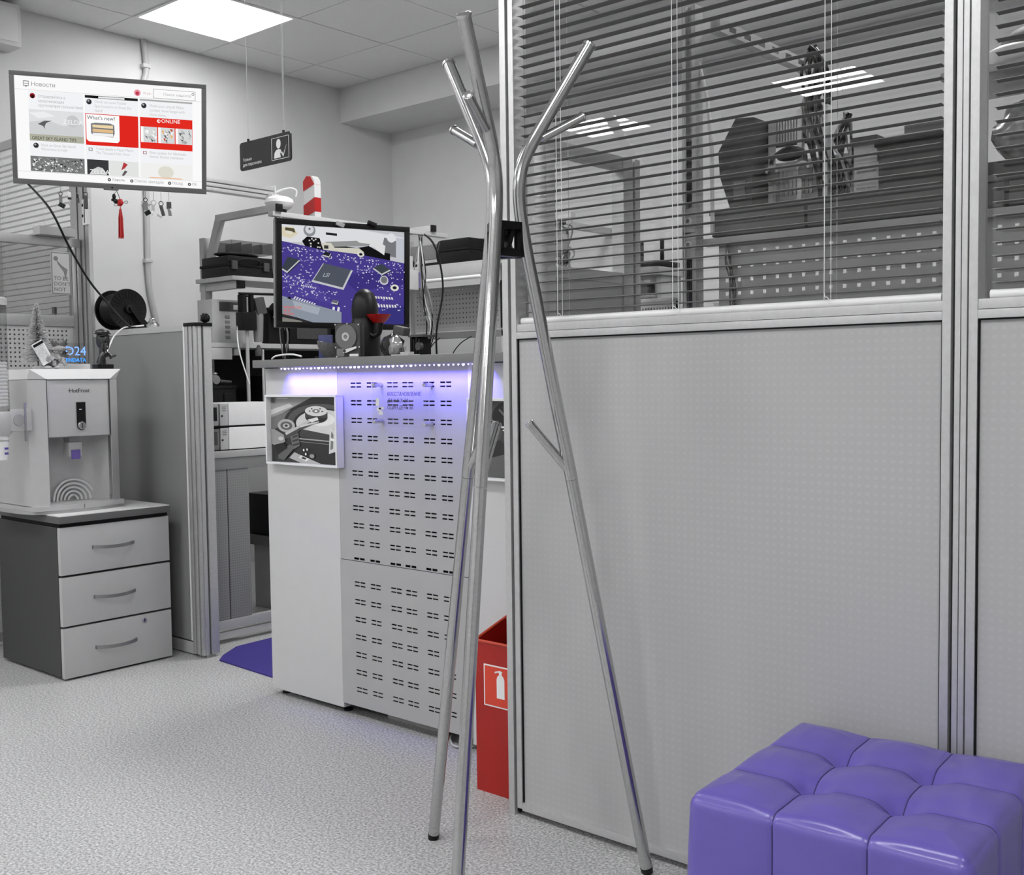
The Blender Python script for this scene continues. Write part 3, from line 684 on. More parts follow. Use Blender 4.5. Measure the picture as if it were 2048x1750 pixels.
picture('framed black and white photo of a hard disk interior, left counter panel', -3.092, -2.716, .818, 1.055, hdd)
hdd2 = [(36, [(0, 0), (1, 0), (1, 1), (0, 1)]), (70, [(.0, 0), (.5, 0), (.32, .5), (0, .62)]), (20, ell(.42, .2, .2, .2)), (58, [(.42, .05), (.56, .3), (.6, .62), (.46, .7), (.3, .5)]), (104, [(.3, .1), (.46, .3), (.48, .62), (.47, .62), (.44, .32), (.29, .12)]),
        (92, [(.1, .78), (.5, .64), (1, .5), (1, 1), (0, 1)]), (216, [(.42, .68), (.58, .56), (1, .42), (1, .6), (.66, .76), (.48, .8)]), (30, ell(.54, .7, .055, .06)), (160, ell(.54, .7, .03, .035)), (30, [(.45, .78), (.7, .74), (.6, .82), (.5, .84)]), (200, [(.5, .96), (.75, .84), (1, .78), (1, 1), (.5, 1)]), (24, ell(.56, .95, .018, .02)), (24, ell(.5, .9, .018, .02)),
        (226, ell(.34, .34, .03, .012)), (226, ell(.37, .38, .035, .012)), (226, ell(.39, .42, .035, .012)), (226, ell(.41, .46, .035, .012)), (140, [(.7, 0), (1, 0), (1, .3), (.8, .2)])]
picture('framed dark photo of a disk arm, right counter panel behind coat rack', -2.140, -1.79, .812, 1.045, hdd2)
# acrylic notice plate
t = thing('acrylic_sign', 'clear acrylic notice plate with italic lettering on the slotted panel', 'sign', (-2.42, 2.28, .97))
B(-2.541, -2.303, 2.278, 2.2815, .958, 1.093, .0008).build('plate', M_acryl, t)
for x, z in ((-2.533, 1.086), (-2.311, 1.084), (-2.533, .972), (-2.311, .967)):
    MB().lathe([(.0001, 2.2755), (.006, 2.2755), (.0065, 2.277), (.0065, 2.309)], (x, 0, z), 16, 'y').build('standoff', M_chrome, t)
M_gold = mat('olive_lettering', (62, 62, 50), .5)
for k, s_ in enumerate(('ВОССТАНОВЛЕНИЕ', 'ДАННЫХ ЗА', 'ОДИН ДЕНЬ 66')): text(t, s_, .0165, (-2.473, 2.2772, 1.052-.0205*k), M_gold, shear=.25, sx=.92)
lg = MB(); 
for (a, b, c, d) in ((-2.524, -2.508, 1.02, 1.045), (-2.520, -2.500, 1.005, 1.015), (-2.510, -2.488, 1.01, 1.018), (-2.512, -2.492, .993, 1.004)): lg.box(a, b, 2.2768, 2.2774, c, d)
lg.build('engraved_mark', mat('engraving', 205, .5), t)

# ------------------------------------------------------------------ red fire extinguisher stand
M_red = mat('red_enamel', (158, 16, 3), .4, var=.03, vscale=20)
t = thing('extinguisher_stand', 'tall red open topped fire extinguisher stand beside the partition post', 'stand', (-1.84, 2.19, 0))
sx0, sx1, sy0, sy1, sz = -1.956, -1.735, 2.102, 2.285, .418
B(sx0, sx1, sy0, sy0+.003, .0, sz-.012).build('front_panel', M_red, t)
MB().prism([(sy0+.003, 0), (sy1, 0), (sy1, sz+.045), (sy0+.003, sz-.012)], sx0, sx0+.003, 'x').build('side_panel', M_red, t)
MB().prism([(sy0+.003, 0), (sy1, 0), (sy1, sz+.045), (sy0+.003, sz-.012)], sx1-.003, sx1, 'x').build('side_panel', M_red, t)
B(sx0+.003, sx1-.003, sy1-.003, sy1, 0, sz+.045).build('back_panel', M_red, t)
B(sx0+.003, sx1-.003, sy0+.003, sy1-.003, .0, .01).build('floor_plate', M_red, t)
rim = MB(); rim.tube([(sx0, sy0, sz-.012), (sx1, sy0, sz-.012)], .004, 8); rim.tube([(sx0, sy0, sz-.012), (sx0, sy1, sz+.045)], .004, 8); rim.tube([(sx0, sy1, sz+.045), (sx1, sy1, sz+.045)], .004, 8); rim.build('folded_rim', mat('red_rim', (188, 60, 34), .4), t)
sg = B(-1.925, -1.808, sy0-.0012, sy0-.0002, .236, .347).build('pictogram_plate', mat('sign_white', 226, .4), t)
B(-1.9215, -1.8115, sy0-.0016, sy0-.0011, .2395, .3435).build('pictogram_field', mat('sign_red', (206, 62, 38), .4), t)
ex = [(-1.879, .262), (-1.852, .262), (-1.852, .312), (-1.855, .320), (-1.861, .325), (-1.861, .330), (-1.858, .334), (-1.868, .336), (-1.884, .332), (-1.887, .327), (-1.882, .328), (-1.871, .331), (-1.870, .325), (-1.876, .320), (-1.879, .312)]
MB().prism(ex, sy0-.0022, sy0-.0015, 'y').build('extinguisher_symbol', MATS['sign_white'], t)
# floor mat in the passage
mt = MB().prism([(-3.71, 2.50), (-3.66, 2.45), (-3.30, 2.43), (-3.16, 2.45), (-3.16, 3.3), (-3.80, 3.3), (-3.80, 2.80), (-3.79, 2.62)], .0006, .006, 'z')
one('floor_mat', mt, mat('indigo_mat', (52, 42, 124), .85, var=.06, vscale=150, bump=.3, bscale=300), 'dark blue violet floor mat in the staff passage beside the counter', 'mat')
one('floor_cable', T(smooth_path([(-2.30, 2.36, .006), (-2.27, 2.325, .006), (-2.23, 2.30, .006), (-2.19, 2.312, .006), (-2.175, 2.36, .006)], 5), .004, 8), M_lgrey, 'pale cable peeping out under the slotted counter front', 'cable')
# ------------------------------------------------------------------ television on the corner post
def frame_of(center, yaw, tilt, roll):
    return Matrix.Translation(center) @ (Matrix.Rotation(yaw, 4, 'Z') @ Matrix.Rotation(tilt, 4, 'X') @ Matrix.Rotation(roll, 4, 'Y'))
TVC = Vector((-4.229, 2.375, 2.132)); TVM = frame_of(TVC, radians(50.36), radians(10.39), radians(2.46))
t = thing('television', 'wall mounted television with grey bezel showing a news menu', 'television', mtx=TVM)
TW, TH = .769, .446
M_bez = mat('grey_bezel', 105, .35, .4, var=.02)
bz = .0175
for q in ((-TW/2, TW/2, TH/2-bz, TH/2), (-TW/2, TW/2, -TH/2, -TH/2+bz*1.25), (-TW/2, -TW/2+bz, -TH/2+bz*1.25, TH/2-bz), (TW/2-bz, TW/2, -TH/2+bz*1.25, TH/2-bz)): B(q[0], q[1], 0, .022, q[2], q[3], .002).build('bezel', M_bez, t)
B(-TW/2+.004, TW/2-.004, .012, .035, -TH/2+.004, TH/2-.004, .004).build('back_cover', M_dgrey, t)
B(-.25, .25, .035, .06, -.18, .12, .01).build('rear_housing', M_black2, t)
B(-.05, .05, .06, .21, -.06, .06, .01).build('wall_bracket', M_dgrey, t)
B(-.03, .03, -.001, .004, -TH/2-.006, -TH/2+.004, .002).build('sensor_lip', M_bez, t)
MB().sphere((.005, -.001, -TH/2+.006), .004, 10).build('indicator', M_black, t)
SX0, SX1, SZ0, SZ1 = -TW/2+bz, TW/2-bz, -TH/2+bz*1.25, TH/2-bz
SW, SH = SX1-SX0, SZ1-SZ0
class Screen:
    def __init__(s, x0, z1, w, h, y, k): s.x0, s.z1, s.w, s.h, s.y, s.k = x0, z1, w, h, y, k; s.m = MB(); s.n = 0
    def P(s, u, v): return (s.x0+min(1, max(0, u))*s.w, s.y-.000012*s.n, s.z1-min(1, max(0, v))*s.h)
    def poly(s, col, pts, k=None):
        s.n += 1; s.m.use(emat(col, s.k if k is None else k)); s.m.quad(*[s.P(*p) for p in pts])
    def rect(s, col, u0, v0, u1, v1): s.poly(col, [(u0, v0), (u1, v0), (u1, v1), (u0, v1)])
    def disc(s, col, u, v, r, n=20, ry=None): s.poly(col, [(u+r*cos(2*pi*i/n)*s.h/s.w, v+(ry or r)*sin(2*pi*i/n)) for i in range(n)])
    def done(s, name, par): s.m.build(name, None, par)
sc = Screen(SX0, SZ1, SW, SH, .011, 1.0)
W_ = (250, 250, 250)
sc.rect(W_, 0, 0, 1, 1)
sc.rect((205, 205, 205), .0, .128, 1, .131); sc.rect((205, 205, 205), .0, .925, 1, .928)
for a in ((.045, .045, .075, .095),): sc.rect((120, 120, 120), *a); sc.rect(W_, .048, .052, .072, .088); sc.rect((120, 120, 120), .048, .068, .072, .073); sc.poly((120, 120, 120), [(.055, .095), (.065, .095), (.06, .108)])
sc.disc((232, 150, 165), .65, .085, .032); sc.disc((190, 60, 80), .65, .09, .018)
sc.rect((150, 150, 150), .735, .035, .965, .125); sc.rect(W_, .7375, .039, .9625, .121); sc.disc((110, 110, 110), .952, .062, .013); sc.disc(W_, .952, .062, .008)
cols = ((.07, .358), (.368, .652), (.662, .948))
for c0, c1 in cols: sc.rect((242, 243, 246), c0, .135, c1, .92)
sc.rect((30, 30, 30), .368, .142, .652, .168); sc.rect((230, 230, 230), .44, .146, .58, .164); sc.rect((170, 170, 168), .662, .142, .948, .158)
sc.disc((150, 30, 40), .092, .185, .026); sc.disc((40, 20, 22), .092, .192, .017)
for u in (.390, .684): sc.disc((48, 50, 52), u, .205, .026); sc.disc((165, 170, 170), u-.003, .196, .010)
# column one picture
sc.rect((222, 224, 226), .07, .315, .358, .62); sc.poly((206, 208, 210), [(.07, .44), (.16, .41), (.25, .46), (.358, .42), (.358, .56), (.07, .56)]); sc.poly((236, 238, 240), [(.07, .35), (.15, .33), (.21, .37), (.12, .40)])
sc.disc((198, 200, 202), .30, .41, .06)
sc.poly((92, 94, 96), [(.115, .455), (.15, .42), (.19, .415), (.16, .44), (.15, .475), (.155, .50), (.14, .47)])
sc.rect((176, 176, 160), .07, .555, .358, .62)
# column two: red card with a white leaf
sc.rect((222, 40, 32), .368, .318, .652, .628); sc.poly((252, 252, 252), [(.372, .325), (.55, .325), (.55, .57), (.54, .592), (.385, .592), (.372, .57)])
sc.poly((120, 122, 126), [(.397, .415), (.42, .405), (.50, .405), (.522, .42), (.524, .50), (.515, .54), (.41, .53), (.397, .51)]); sc.poly((236, 214, 170), [(.405, .425), (.515, .425), (.515, .455), (.405, .452)]); sc.poly((226, 190, 140), [(.405, .465), (.515, .468), (.515, .50), (.405, .495)]); sc.rect((240, 240, 240), .405, .505, .515, .535)
# column three: online card
sc.rect((226, 44, 34), .662, .318, .948, .628)
for k, (a, b) in enumerate(((.666, .755), (.760, .850), (.855, .946))):
    sc.rect((214, 216, 216), a, .41, b, .565); sc.rect((250, 250, 250), a, .41, a+.014, .565)
    rq = random.Random(k+2)
    for i in range(16):
        u, v = rq.uniform(a+.016, b-.02), rq.uniform(.415, .54); cc = rq.choice(((150, 152, 150), (245, 245, 245), (96, 98, 100), (238, 170, 70) if k == 1 else (190, 192, 194), (190, 70, 40) if k == 1 else (170, 172, 174)))
        sc.poly(cc, [(u, v), (u+rq.uniform(.008, .02), v+rq.uniform(-.01, .02)), (u+rq.uniform(.006, .018), v+rq.uniform(.02, .04))])
sc.disc((250, 250, 250), .764, .348, .017); sc.disc((226, 44, 34), .7665, .348, .009)
for u, c in ((.392, (90, 90, 90)), (.686, (150, 60, 60))): sc.rect(c, u-.010, .655, u+.010, .685); sc.rect((242, 243, 246), u-.007, .66, u+.007, .68)
sc.disc((48, 50, 52), .102, .665, .026); sc.disc((165, 170, 170), .098, .657, .010)
# bottom row of cards
sc.rect((120, 122, 122), .07, .77, .358, .92); rq = random.Random(21)
for i in range(110):
    u, v = rq.uniform(.072, .34), rq.uniform(.775, .90); cc = rq.choice(((40, 42, 42), (235, 235, 235), (170, 172, 172), (250, 250, 250), (80, 82, 84)))
    sc.poly(cc, [(u, v), (min(.357, u+rq.uniform(.006, .02)), v+rq.uniform(-.004, .02)), (u+rq.uniform(.0, .012), min(.918, v+rq.uniform(.008, .026)))])
sc.rect((58, 60, 62), .372, .77, .488, .92); sc.poly((205, 206, 206), [(.385, .915), (.40, .87), (.43, .84), (.455, .85), (.475, .90), (.478, .918)])
sc.rect((226, 228, 226), .490, .77, .65, .92); sc.poly((180, 60, 64), [(.57, .78), (.592, .80), (.575, .84), (.556, .86)]); sc.poly((96, 90, 92), [(.575, .86), (.59, .87), (.57, .915), (.558, .912)])
sc.rect((240, 240, 238), .662, .77, .948, .92); sc.disc((222, 220, 208), .80, .855, .078, 24, .062); sc.poly((236, 190, 160), [(.72, .908), (.88, .908), (.90, .92), (.70, .92)])
for u in (.49, .612, .82, .93): sc.disc((60, 60, 60), u, .962, .016); sc.disc((215, 215, 215), u, .962, .007)
sc.done('screen_image', t)
def stext(s_, u, v, size, col=(150, 150, 150), align='LEFT', sx=1.0): text(t, s_, size, (SX0+u*SW, .0055, SZ1-v*SH), emat(col, 1.0), 'screen_lettering', align, sx=sx, thick=.0)
stext('Новости', .088, .092, .023, (140, 140, 140)); stext('Поиск каналов', .79, .095, .0155, (175, 175, 175)); stext('Игры', .682, .095, .013, (215, 180, 185))
for k, s_ in enumerate(('Отправляйтесь в', 'захватывающее', 'кругосветное путешествие!')): stext(s_, .122, .20+.043*k, .0165, (178, 178, 180), sx=.78)
for k, s_ in enumerate(('Check out some Puzzler', 'Spot locations on Great Sky', 'Island!')): stext(s_, .42, .212+.043*k, .0155, (190, 190, 192), sx=.82)
for k, s_ in enumerate(('Mothroom attack! Make', 'combat more fungal with', 'these items.')): stext(s_, .715, .215+.043*k, .0155, (190, 190, 192), sx=.9)
stext('GREAT SKY ISLAND TIPS', .083, .608, .0185, (40, 40, 36), sx=.86); stext('ZELDA', .25, .44, .026, (245, 245, 245)); stext("What's new?", .378, .375, .0215, (60, 60, 60)); stext('ONLINE', .778, .362, .021, (255, 255, 255))
for k, s_ in enumerate(('Stuck on Great Sky Island?', "We're here to help!")): stext(s_, .13, .67+.04*k, .0155, (185, 185, 187), sx=.82)
for k, s_ in enumerate(('3 new details in Paper Mario:', 'The Thousand-Year Door')): stext(s_, .422, .672+.04*k, .0155, (185, 185, 187), sx=.82)
for k, s_ in enumerate(('New update for Nintendo', 'Switch Online members')): stext(s_, .712, .677+.04*k, .0155, (185, 185, 187), sx=.9)
stext('ZELDA', .385, .912, .026, (245, 245, 245))
for s_, u in (('Каналы', .505), ('Список закладок', .626), ('Назад', .836), ('OK', .944)): stext(s_, u, .972, .0175, (160, 160, 162), sx=.82)
TVW = lambda x, y, z: tuple(TVM @ Vector((x, y, z)))
# aluminium lighting beam that carries the television and the dome camera
t = thing('mounting_beam', 'grooved aluminium beam running from the television towards the workbench', 'beam', (-4.5, 2.9, 2.0))
for z0, z1 in ((2.008, 2.024), (2.029, 2.045), (2.05, 2.068)): B(-4.525, -4.475, 2.49, 3.385, z0, z1, .003).build('rib', M_alu, t)
B(-4.518, -4.482, 2.49, 3.38, 2.01, 2.066).build('core', M_mgrey, t)
B(-4.535, -4.465, 3.385, 3.39, 1.995, 2.075, .002).build('end_plate', M_whitep, t)
# dome camera
t = thing('dome_camera', 'white security dome camera at the end of the aluminium beam', 'camera', (-4.40, 3.36, 1.94))
MB().lathe([(.0001, .062), (.045, .062), (.066, .05), (.071, .032), (.06, .012), (.042, .0), (.0001, 0)], (-4.40, 3.36, 1.945), 28).build('housing', M_whitep, t)
MB().lathe([(.038, 0), (.034, -.018), (.02, -.030), (.0001, -.034)], (-4.40, 3.36, 1.947), 24).build('dome', mat('smoked_dome', 20, .08), t)
MB().tube(smooth_path([(-4.42, 3.36, 2.005), (-4.415, 3.35, 2.03), (-4.36, 3.39, 2.05), (-4.34, 3.42, 2.04), (-4.345, 3.42, 2.01)], 4), .004, 8).build('wire_loop', M_whitep, t)
MB().cbox((-4.45, 3.36, 2.01), (.05, .04, .03), .004).build('mount', M_whitep, t)
# black cable from the television to the reel
one('black_cable', T(smooth_path([TVW(-.335, .02, -.218), (-4.27, 2.13, 1.80), (-4.30, 2.22, 1.66), (-4.30, 2.30, 1.53), (-4.27, 2.37, 1.43), (-4.225, 2.405, 1.365), (-4.205, 2.43, 1.333)], 6), .0045, 8), M_black, 'thin black cable hanging from the television to the cable reel', 'cable')
# key fobs hanging from the lower edge of the television
def fob(kind, u, drop, label, h=.05):
    p0 = Vector(TVW(u, .010, -TH/2-.0015)); t = thing('key_charm', label, 'key ring', (p0.x, p0.y, p0.z-drop-h), group='charms hanging under the television')
    x, y, z = p0; T([(x, y, z), (x+.002, y, z-drop*.5), (x, y, z-drop)], .0009, 5).build('thread', M_mgrey, t)
    zz = z-drop; c = Vector((.64, .77, 0))
    def bx(dx, dz, w_, hh, m, nm, rot=0.): MB().cbox((x+c.x*dx, y+c.y*dx, zz+dz), (w_, .009, hh), .002, Matrix.Rotation(radians(50), 3, 'Z') @ Matrix.Rotation(rot, 3, 'Y')).build(nm, m, t)
    def loop(dz, r, m=M_dgrey): MB().tube([(x+c.x*r*cos(a), y+c.y*r*cos(a), zz+dz+r*sin(a)) for a in [2*pi*i/14 for i in range(14)]], .0016, 6, close=True).build('ring', m, t)
    if kind == 0: loop(-.008, .007); bx(0, -.03, .012, .03, M_mgrey, 'link'); bx(.004, -.056, .026, .018, M_black, 'cube', .5)
    if kind == 1: bx(0, -.012, .012, .02, M_whitep, 'cap'); bx(0, -.028, .014, .008, M_black, 'band'); bx(0, -.045, .006, .022, M_lgrey, 'tail', .2)
    if kind == 2: bx(0, -.01, .007, .016, M_black, 'clip'); bx(0, -.028, .012, .02, M_dgrey, 'tag')
    if kind == 3: loop(-.006, .008); bx(0, -.04, .016, .055, M_dgrey, 'holder')
    if kind == 4: loop(-.008, .008, M_black); bx(0, -.034, .019, .034, M_mgrey, 'body'); bx(.008, -.062, .024, .018, M_black2, 'shoe', -.5)
    if kind == 5: loop(-.010, .010, M_lgrey); bx(-.003, -.032, .012, .026, M_lgrey, 'bead'); bx(-.006, -.052, .007, .02, M_whitep, 'tip', .3)
    if kind == 6: loop(-.010, .009, M_black); bx(.004, -.040, .014, .044, M_dgrey, 'strap', -.25); bx(-.008, -.062, .02, .008, M_lgrey, 'blade', .6)
    if kind == 7: bx(0, -.018, .019, .03, M_dgrey, 'body'); bx(.002, -.046, .013, .032, M_mgrey, 'leg', -.15); bx(.006, -.03, .006, .02, M_whitep, 'chip')
fob(0, -.203, .022, 'dark cube charm, leftmost of those hung under the television'); fob(1, -.168, .02, 'white and black charm second from left under the television')
fob(2, -.136, .026, 'small dark clip charm third from left under the television'); fob(3, -.104, .02, 'grey holder charm beside the corner post under the television')
fob(4, .135, .028, 'boot shaped charm, first right of the red tassel'); fob(5, .168, .036, 'pale beaded charm, second right of the red tassel'); fob(6, .198, .038, 'dark strap charm, third right of the red tassel'); fob(7, .230, .036, 'mottled charm, rightmost under the television')
p0 = Vector(TVW(.022, .006, -TH/2-.008)); x, y, z = p0; e = Vector((.64, .77, 0))
t = thing('tassel_charm', 'red silk tassel with knot hanging under the television', 'tassel', (x, y, z-.24))
M_tas = mat('red_silk', (176, 12, 12), .55, var=.2, vscale=300)
T(smooth_path([(x, y, z), (x+.002, y+.004, z-.012), (x+.008, y+.010, z-.034)], 4), .0014, 6).build('cord', M_black, t)
q = Vector((x, y, z))+e*.012
kn = MB(); kn.sphere((q.x, q.y, q.z-.047), .013, 12, (1, 1, 1.1)); 
for i in range(6): kn.sphere((q.x+e.x*.009*cos(i), q.y+e.y*.009*cos(i), q.z-.047+.011*sin(i*1.05)), .0055, 8)
kn.build('knot', M_tas, t)
for dx, dz in ((.024, -.045), (-.018, -.056)):
    cc = q+e*dx; MB().tube([(cc.x+e.x*.007*cos(a), cc.y+e.y*.007*cos(a), q.z+dz+.005*sin(a)) for a in [2*pi*i/14 for i in range(14)]], .0012, 6, close=True).build('loop', M_mgrey, t)
MB().tube([(q.x, q.y, q.z-.058), (q.x, q.y, q.z-.075)], .0016, 8).build('neck', M_tas, t)
ta = MB(); rq = random.Random(4)
for i in range(46):
    a = rq.uniform(0, 2*pi); r = rq.uniform(.2, 1); ta.tube([(q.x+.003*r*cos(a), q.y+.003*r*sin(a), q.z-.073), (q.x+.009*r*cos(a), q.y+.009*r*sin(a), q.z-.11), (q.x+.0115*r*cos(a), q.y+.0115*r*sin(a), q.z-.19-rq.uniform(0, .008))], .0016, 5)
ta.build('fringe', M_tas, t)
bt = MB(); qq = Vector((x, y, z))-e*.012; bt.sphere((qq.x, qq.y, qq.z-.022), .008, 10, (1, 1, 1.5)); bt.sphere((qq.x+.006, qq.y+.005, qq.z-.042), .010, 10, (1.2, 1.2, 1)); bt.sphere((qq.x-.006, qq.y-.004, qq.z-.036), .006, 8); bt.tube([(x, y, z), (qq.x, qq.y, qq.z-.012)], .001, 6)
bt.build('black_pendant', M_black, t)
# intercom style lock on the corner post
t = thing('magnet_lock', 'rounded white lock plate with two black dots on the corner post', 'lock', (-4.53, 2.42, 1.79))
MB().cbox((-4.528, 2.418, 1.848), (.042, .016, .112), .007).build('plate', M_whitep, t)
for dz in (.03, -.016): MB().sphere((-4.540, 2.4095, 1.848+dz), .006, 10, (1, .5, 1.2)).build('dot', M_black, t)
B(-4.527, -4.523, 2.4085, 2.412, 1.80, 1.895).build('slot', M_black, t)
# hanging staff sign
t = thing('hanging_sign', 'black hanging sign with white staff pictogram over the passage', 'sign', (-3.22, 2.4, 1.865))
x0, x1, z0, z1 = -3.365, -3.068, 1.866, 1.967
rp = []
for (cx_, cz_, a0) in ((x1-.012, z1-.012, 0), (x0+.012, z1-.012, pi/2), (x0+.012, z0+.012, pi), (x1-.012, z0+.012, 1.5*pi)): rp += [(cx_+.012*cos(a0+pi/2*i/5), cz_+.012*sin(a0+pi/2*i/5)) for i in range(6)]
MB().prism(rp, 2.398, 2.403, 'y').build('board', mat('sign_black', 36, .5, spec=.3), t)
M_sw = mat('sign_print_white', 222, .5)
text(t, 'Только', .0155, (x0+.018, 2.3975, z0+.032), M_sw); text(t, 'для персонала', .0155, (x0+.018, 2.3975, z0+.014), M_sw)
bx0, bx1, bz0, bz1 = x1-.108, x1-.010, z0+.012, z1-.012
fr = MB()
for q in ((bx0, bx1, bz0, bz0+.0016), (bx0, bx1, bz1-.0016, bz1), (bx0, bx0+.0016, bz0, bz1), (bx1-.0016, bx1, bz0, bz1)): fr.box(q[0], q[1], 2.3968, 2.398, q[2], q[3])
fr.build('pictogram_border', M_sw, t)
pc = MB(); cxp = bx0+.040
pc.prism([(cxp+.0125*cos(2*pi*i/20), z0+.066+.0165*sin(2*pi*i/20)) for i in range(20)], 2.3968, 2.398, 'y')
pc.prism([(cxp-.026, z0+.018), (cxp+.012, z0+.018), (cxp+.008, z0+.032), (cxp+.016, z0+.036), (cxp+.012, z0+.045), (cxp, z0+.048), (cxp-.014, z0+.045), (cxp-.023, z0+.036)], 2.3968, 2.398, 'y')
pc.prism([(cxp+.014, z0+.034), (cxp+.020, z0+.036), (cxp+.0255, z0+.026), (cxp+.044, z0+.058), (cxp+.038, z0+.045), (cxp+.026, z0+.018)], 2.3968, 2.398, 'y'); pc.build('pictogram', M_sw, t)
for xx in (x0+.05, x1-.042):
    T([(xx, 2.4005, z1), (xx, 2.4005, CEIL)], .0011, 6).build('wire', M_lgrey, t); B(xx-.003, xx+.003, 2.397, 2.404, z1-.001, z1+.009).build('clip', M_black, t)
T([(x1-.037, 2.4005, z1+.02), (x1-.030, 2.4005, CEIL)], .0011, 6).build('wire', M_lgrey, t)
# ------------------------------------------------------------------ monitor with the circuit board picture
MOM = frame_of(Vector((-3.014, 2.585, 1.475)), radians(69), radians(1.6), radians(.6))
t = thing('monitor', 'black monitor showing a violet circuit board above the counter', 'monitor', mtx=MOM)
MW, MH = .50, .378; bz = .023
for q in ((-MW/2, MW/2, MH/2-bz*.85, MH/2), (-MW/2, MW/2, -MH/2, -MH/2+bz*.9), (-MW/2, -MW/2+bz*.85, -MH/2+bz*.9, MH/2-bz*.85), (MW/2-bz*.85, MW/2, -MH/2+bz*.9, MH/2-bz*.85)): B(q[0], q[1], 0, .02, q[2], q[3], .002).build('bezel', M_black, t)
B(-MW/2, MW/2, .018, .045, -MH/2, MH/2, .006).build('back_cover', M_mgrey, t)
B(-.04, .04, .045, .085, -.25, .03, .006).build('stand_neck', M_black2, t)
B(-.075, .075, -.005, .125, -.301+.002, -.289, .004).build('stand_base', M_black2, t)
mx0, mz1, mw, mh = -MW/2+bz*.85, MH/2-bz*.85, MW-1.7*bz, MH-1.75*bz
sc = Screen(mx0, mz1, mw, mh, .008, .82)
VI = (78, 66, 150)
sc.rect((206, 208, 214), 0, 0, 1, 1)
sc.poly((236, 238, 242), [(0, 0), (.62, 0), (1, .06), (1, .2), (.5, .16), (0, .18)]); sc.poly((232, 224, 196), [(0, .03), (.09, .02), (.13, .09), (.07, .14), (0, .12)]); sc.poly((90, 84, 60), [(.03, .03), (.10, .035), (.11, .08), (.03, .06)]); sc.poly((238, 234, 220), [(.04, .06), (.09, .07), (.07, .1), (.03, .08)])
sc.disc((150, 154, 158), .22, .045, .065); sc.disc((226, 228, 232), .22, .035, .045); sc.disc((120, 124, 128), .22, .03, .012)
sc.poly((40, 42, 46), [(.35, .055), (.44, .06), (.44, .085), (.35, .08)])
sc.poly((128, 130, 134), [(.83, .07), (.93, .10), (.93, .28), (.8, .25)]); sc.poly((206, 210, 220), [(.93, .06), (1, .07), (1, .33), (.93, .28)]); sc.disc((238, 240, 244), .89, .07, .05)
sc.poly((24, 24, 26), [(.16, .16), (.2, .11), (.3, .12), (.32, .2), (.44, .18), (.6, .2), (.7, .17), (.78, .22), (.88, .24), (.88, .33), (.62, .3), (.4, .28), (.2, .24)])
for k in range(10): a, b = random.Random(k).uniform(.2, .3), random.Random(k+50).uniform(.12, .21); sc.rect((226, 226, 222), a, b, a+.012, b+.014)
sc.poly((158, 160, 160), [(.34, .155), (.62, .12), (.72, .13), (.7, .17), (.42, .2)]); sc.poly((238, 238, 238), [(.6, .12), (.76, .1), (.84, .16), (.83, .26), (.78, .22), (.72, .15), (.62, .14)]); sc.disc((236, 238, 240), .645, .115, .03)
sc.poly((222, 220, 206), [(.31, .17), (.39, .16), (.42, .21), (.62, .2), (.66, .24), (.57, .31), (.33, .24)]); sc.poly((60, 58, 56), [(.335, .19), (.37, .19), (.37, .225), (.335, .225)])
sc.poly(VI, [(0, .17), (.30, .235), (.62, .265), (1, .335), (1, 1), (.47, 1), (.47, .885), (0, .735)])
sc.poly((66, 56, 136), [(.45, .5), (1, .40), (1, .56), (.6, .66)]); sc.poly((86, 74, 160), [(.0, .52), (.25, .56), (.4, .8), (.1, .72)]); sc.poly((62, 58, 134), [(.62, .86), (1, .8), (1, 1), (.6, 1)])
rq = random.Random(9)
for i in range(1000):
    u, v = rq.uniform(0, 1), rq.uniform(.2, .86)
    lim = .185+.15*u
    if v < lim+.01 or (.24 < u < .6 and .36 < v < .66) or (u < .14 and .32 < v < .49) or (u > .42 and v > .62 and rq.random() < .85) or (v > .70+.16*u and u < .48): continue
    if .45 < v < .62 and u > .62 and rq.random() < .6: continue
    a, b = rq.uniform(.005, .013), rq.uniform(.006, .013); g_ = rq.choice(((226, 224, 246), (198, 196, 226), (240, 240, 250), (176, 172, 216)))
    sc.poly(g_, [(u, v), (u+a, v+a*.25), (u+a-.002, v+b+a*.25), (u-.002, v+b)])
def chip(u, v, pts, rim=(206, 208, 214), body=(86, 92, 104), sh=(40, 42, 48)):
    q = [(u+a, v+b) for a, b in pts]; c = (sum(a for a, b in q)/4, sum(b for a, b in q)/4)
    sc.poly(sh, [(a+.008, b+.022) for a, b in q]); sc.poly(rim, [(c[0]+(a-c[0])*1.1, c[1]+(b-c[1])*1.1+.012) for a, b in q]); sc.poly(body, q)
chip(.235, .36, [(.095, .02), (.315, .075), (.245, .265), (.01, .2)])
chip(0, .33, [(.045, .0), (.135, .025), (.04, .15), (-.03, .12)], body=(64, 70, 80))
chip(.33, .255, [(.01, .0), (.055, .012), (.04, .05), (-.01, .035)], body=(40, 42, 50)); chip(.735, .355, [(.07, .0), (.14, .055), (.07, .105), (.0, .045)], body=(66, 74, 82)); chip(.39, .755, [(.01, 0), (.055, .01), (.045, .04), (0, .028)], body=(110, 112, 124))
sc.disc((206, 206, 214), .825, .53, .05); sc.disc((120, 124, 130), .825, .525, .036)
for u, v, r in ((.915, .605, .044), (.63, .265, .036)): sc.disc((238, 236, 226), u, v, r*1.1, 22, r*.8); sc.disc((34, 30, 44), u, v, r*.55, 18, r*.4)
sc.disc((238, 234, 216), .765, .945, .066, 26, .058); sc.disc((90, 84, 120), .765, .945, .042, 22, .036); sc.disc((226, 226, 232), .768, .95, .036, 22, .030)
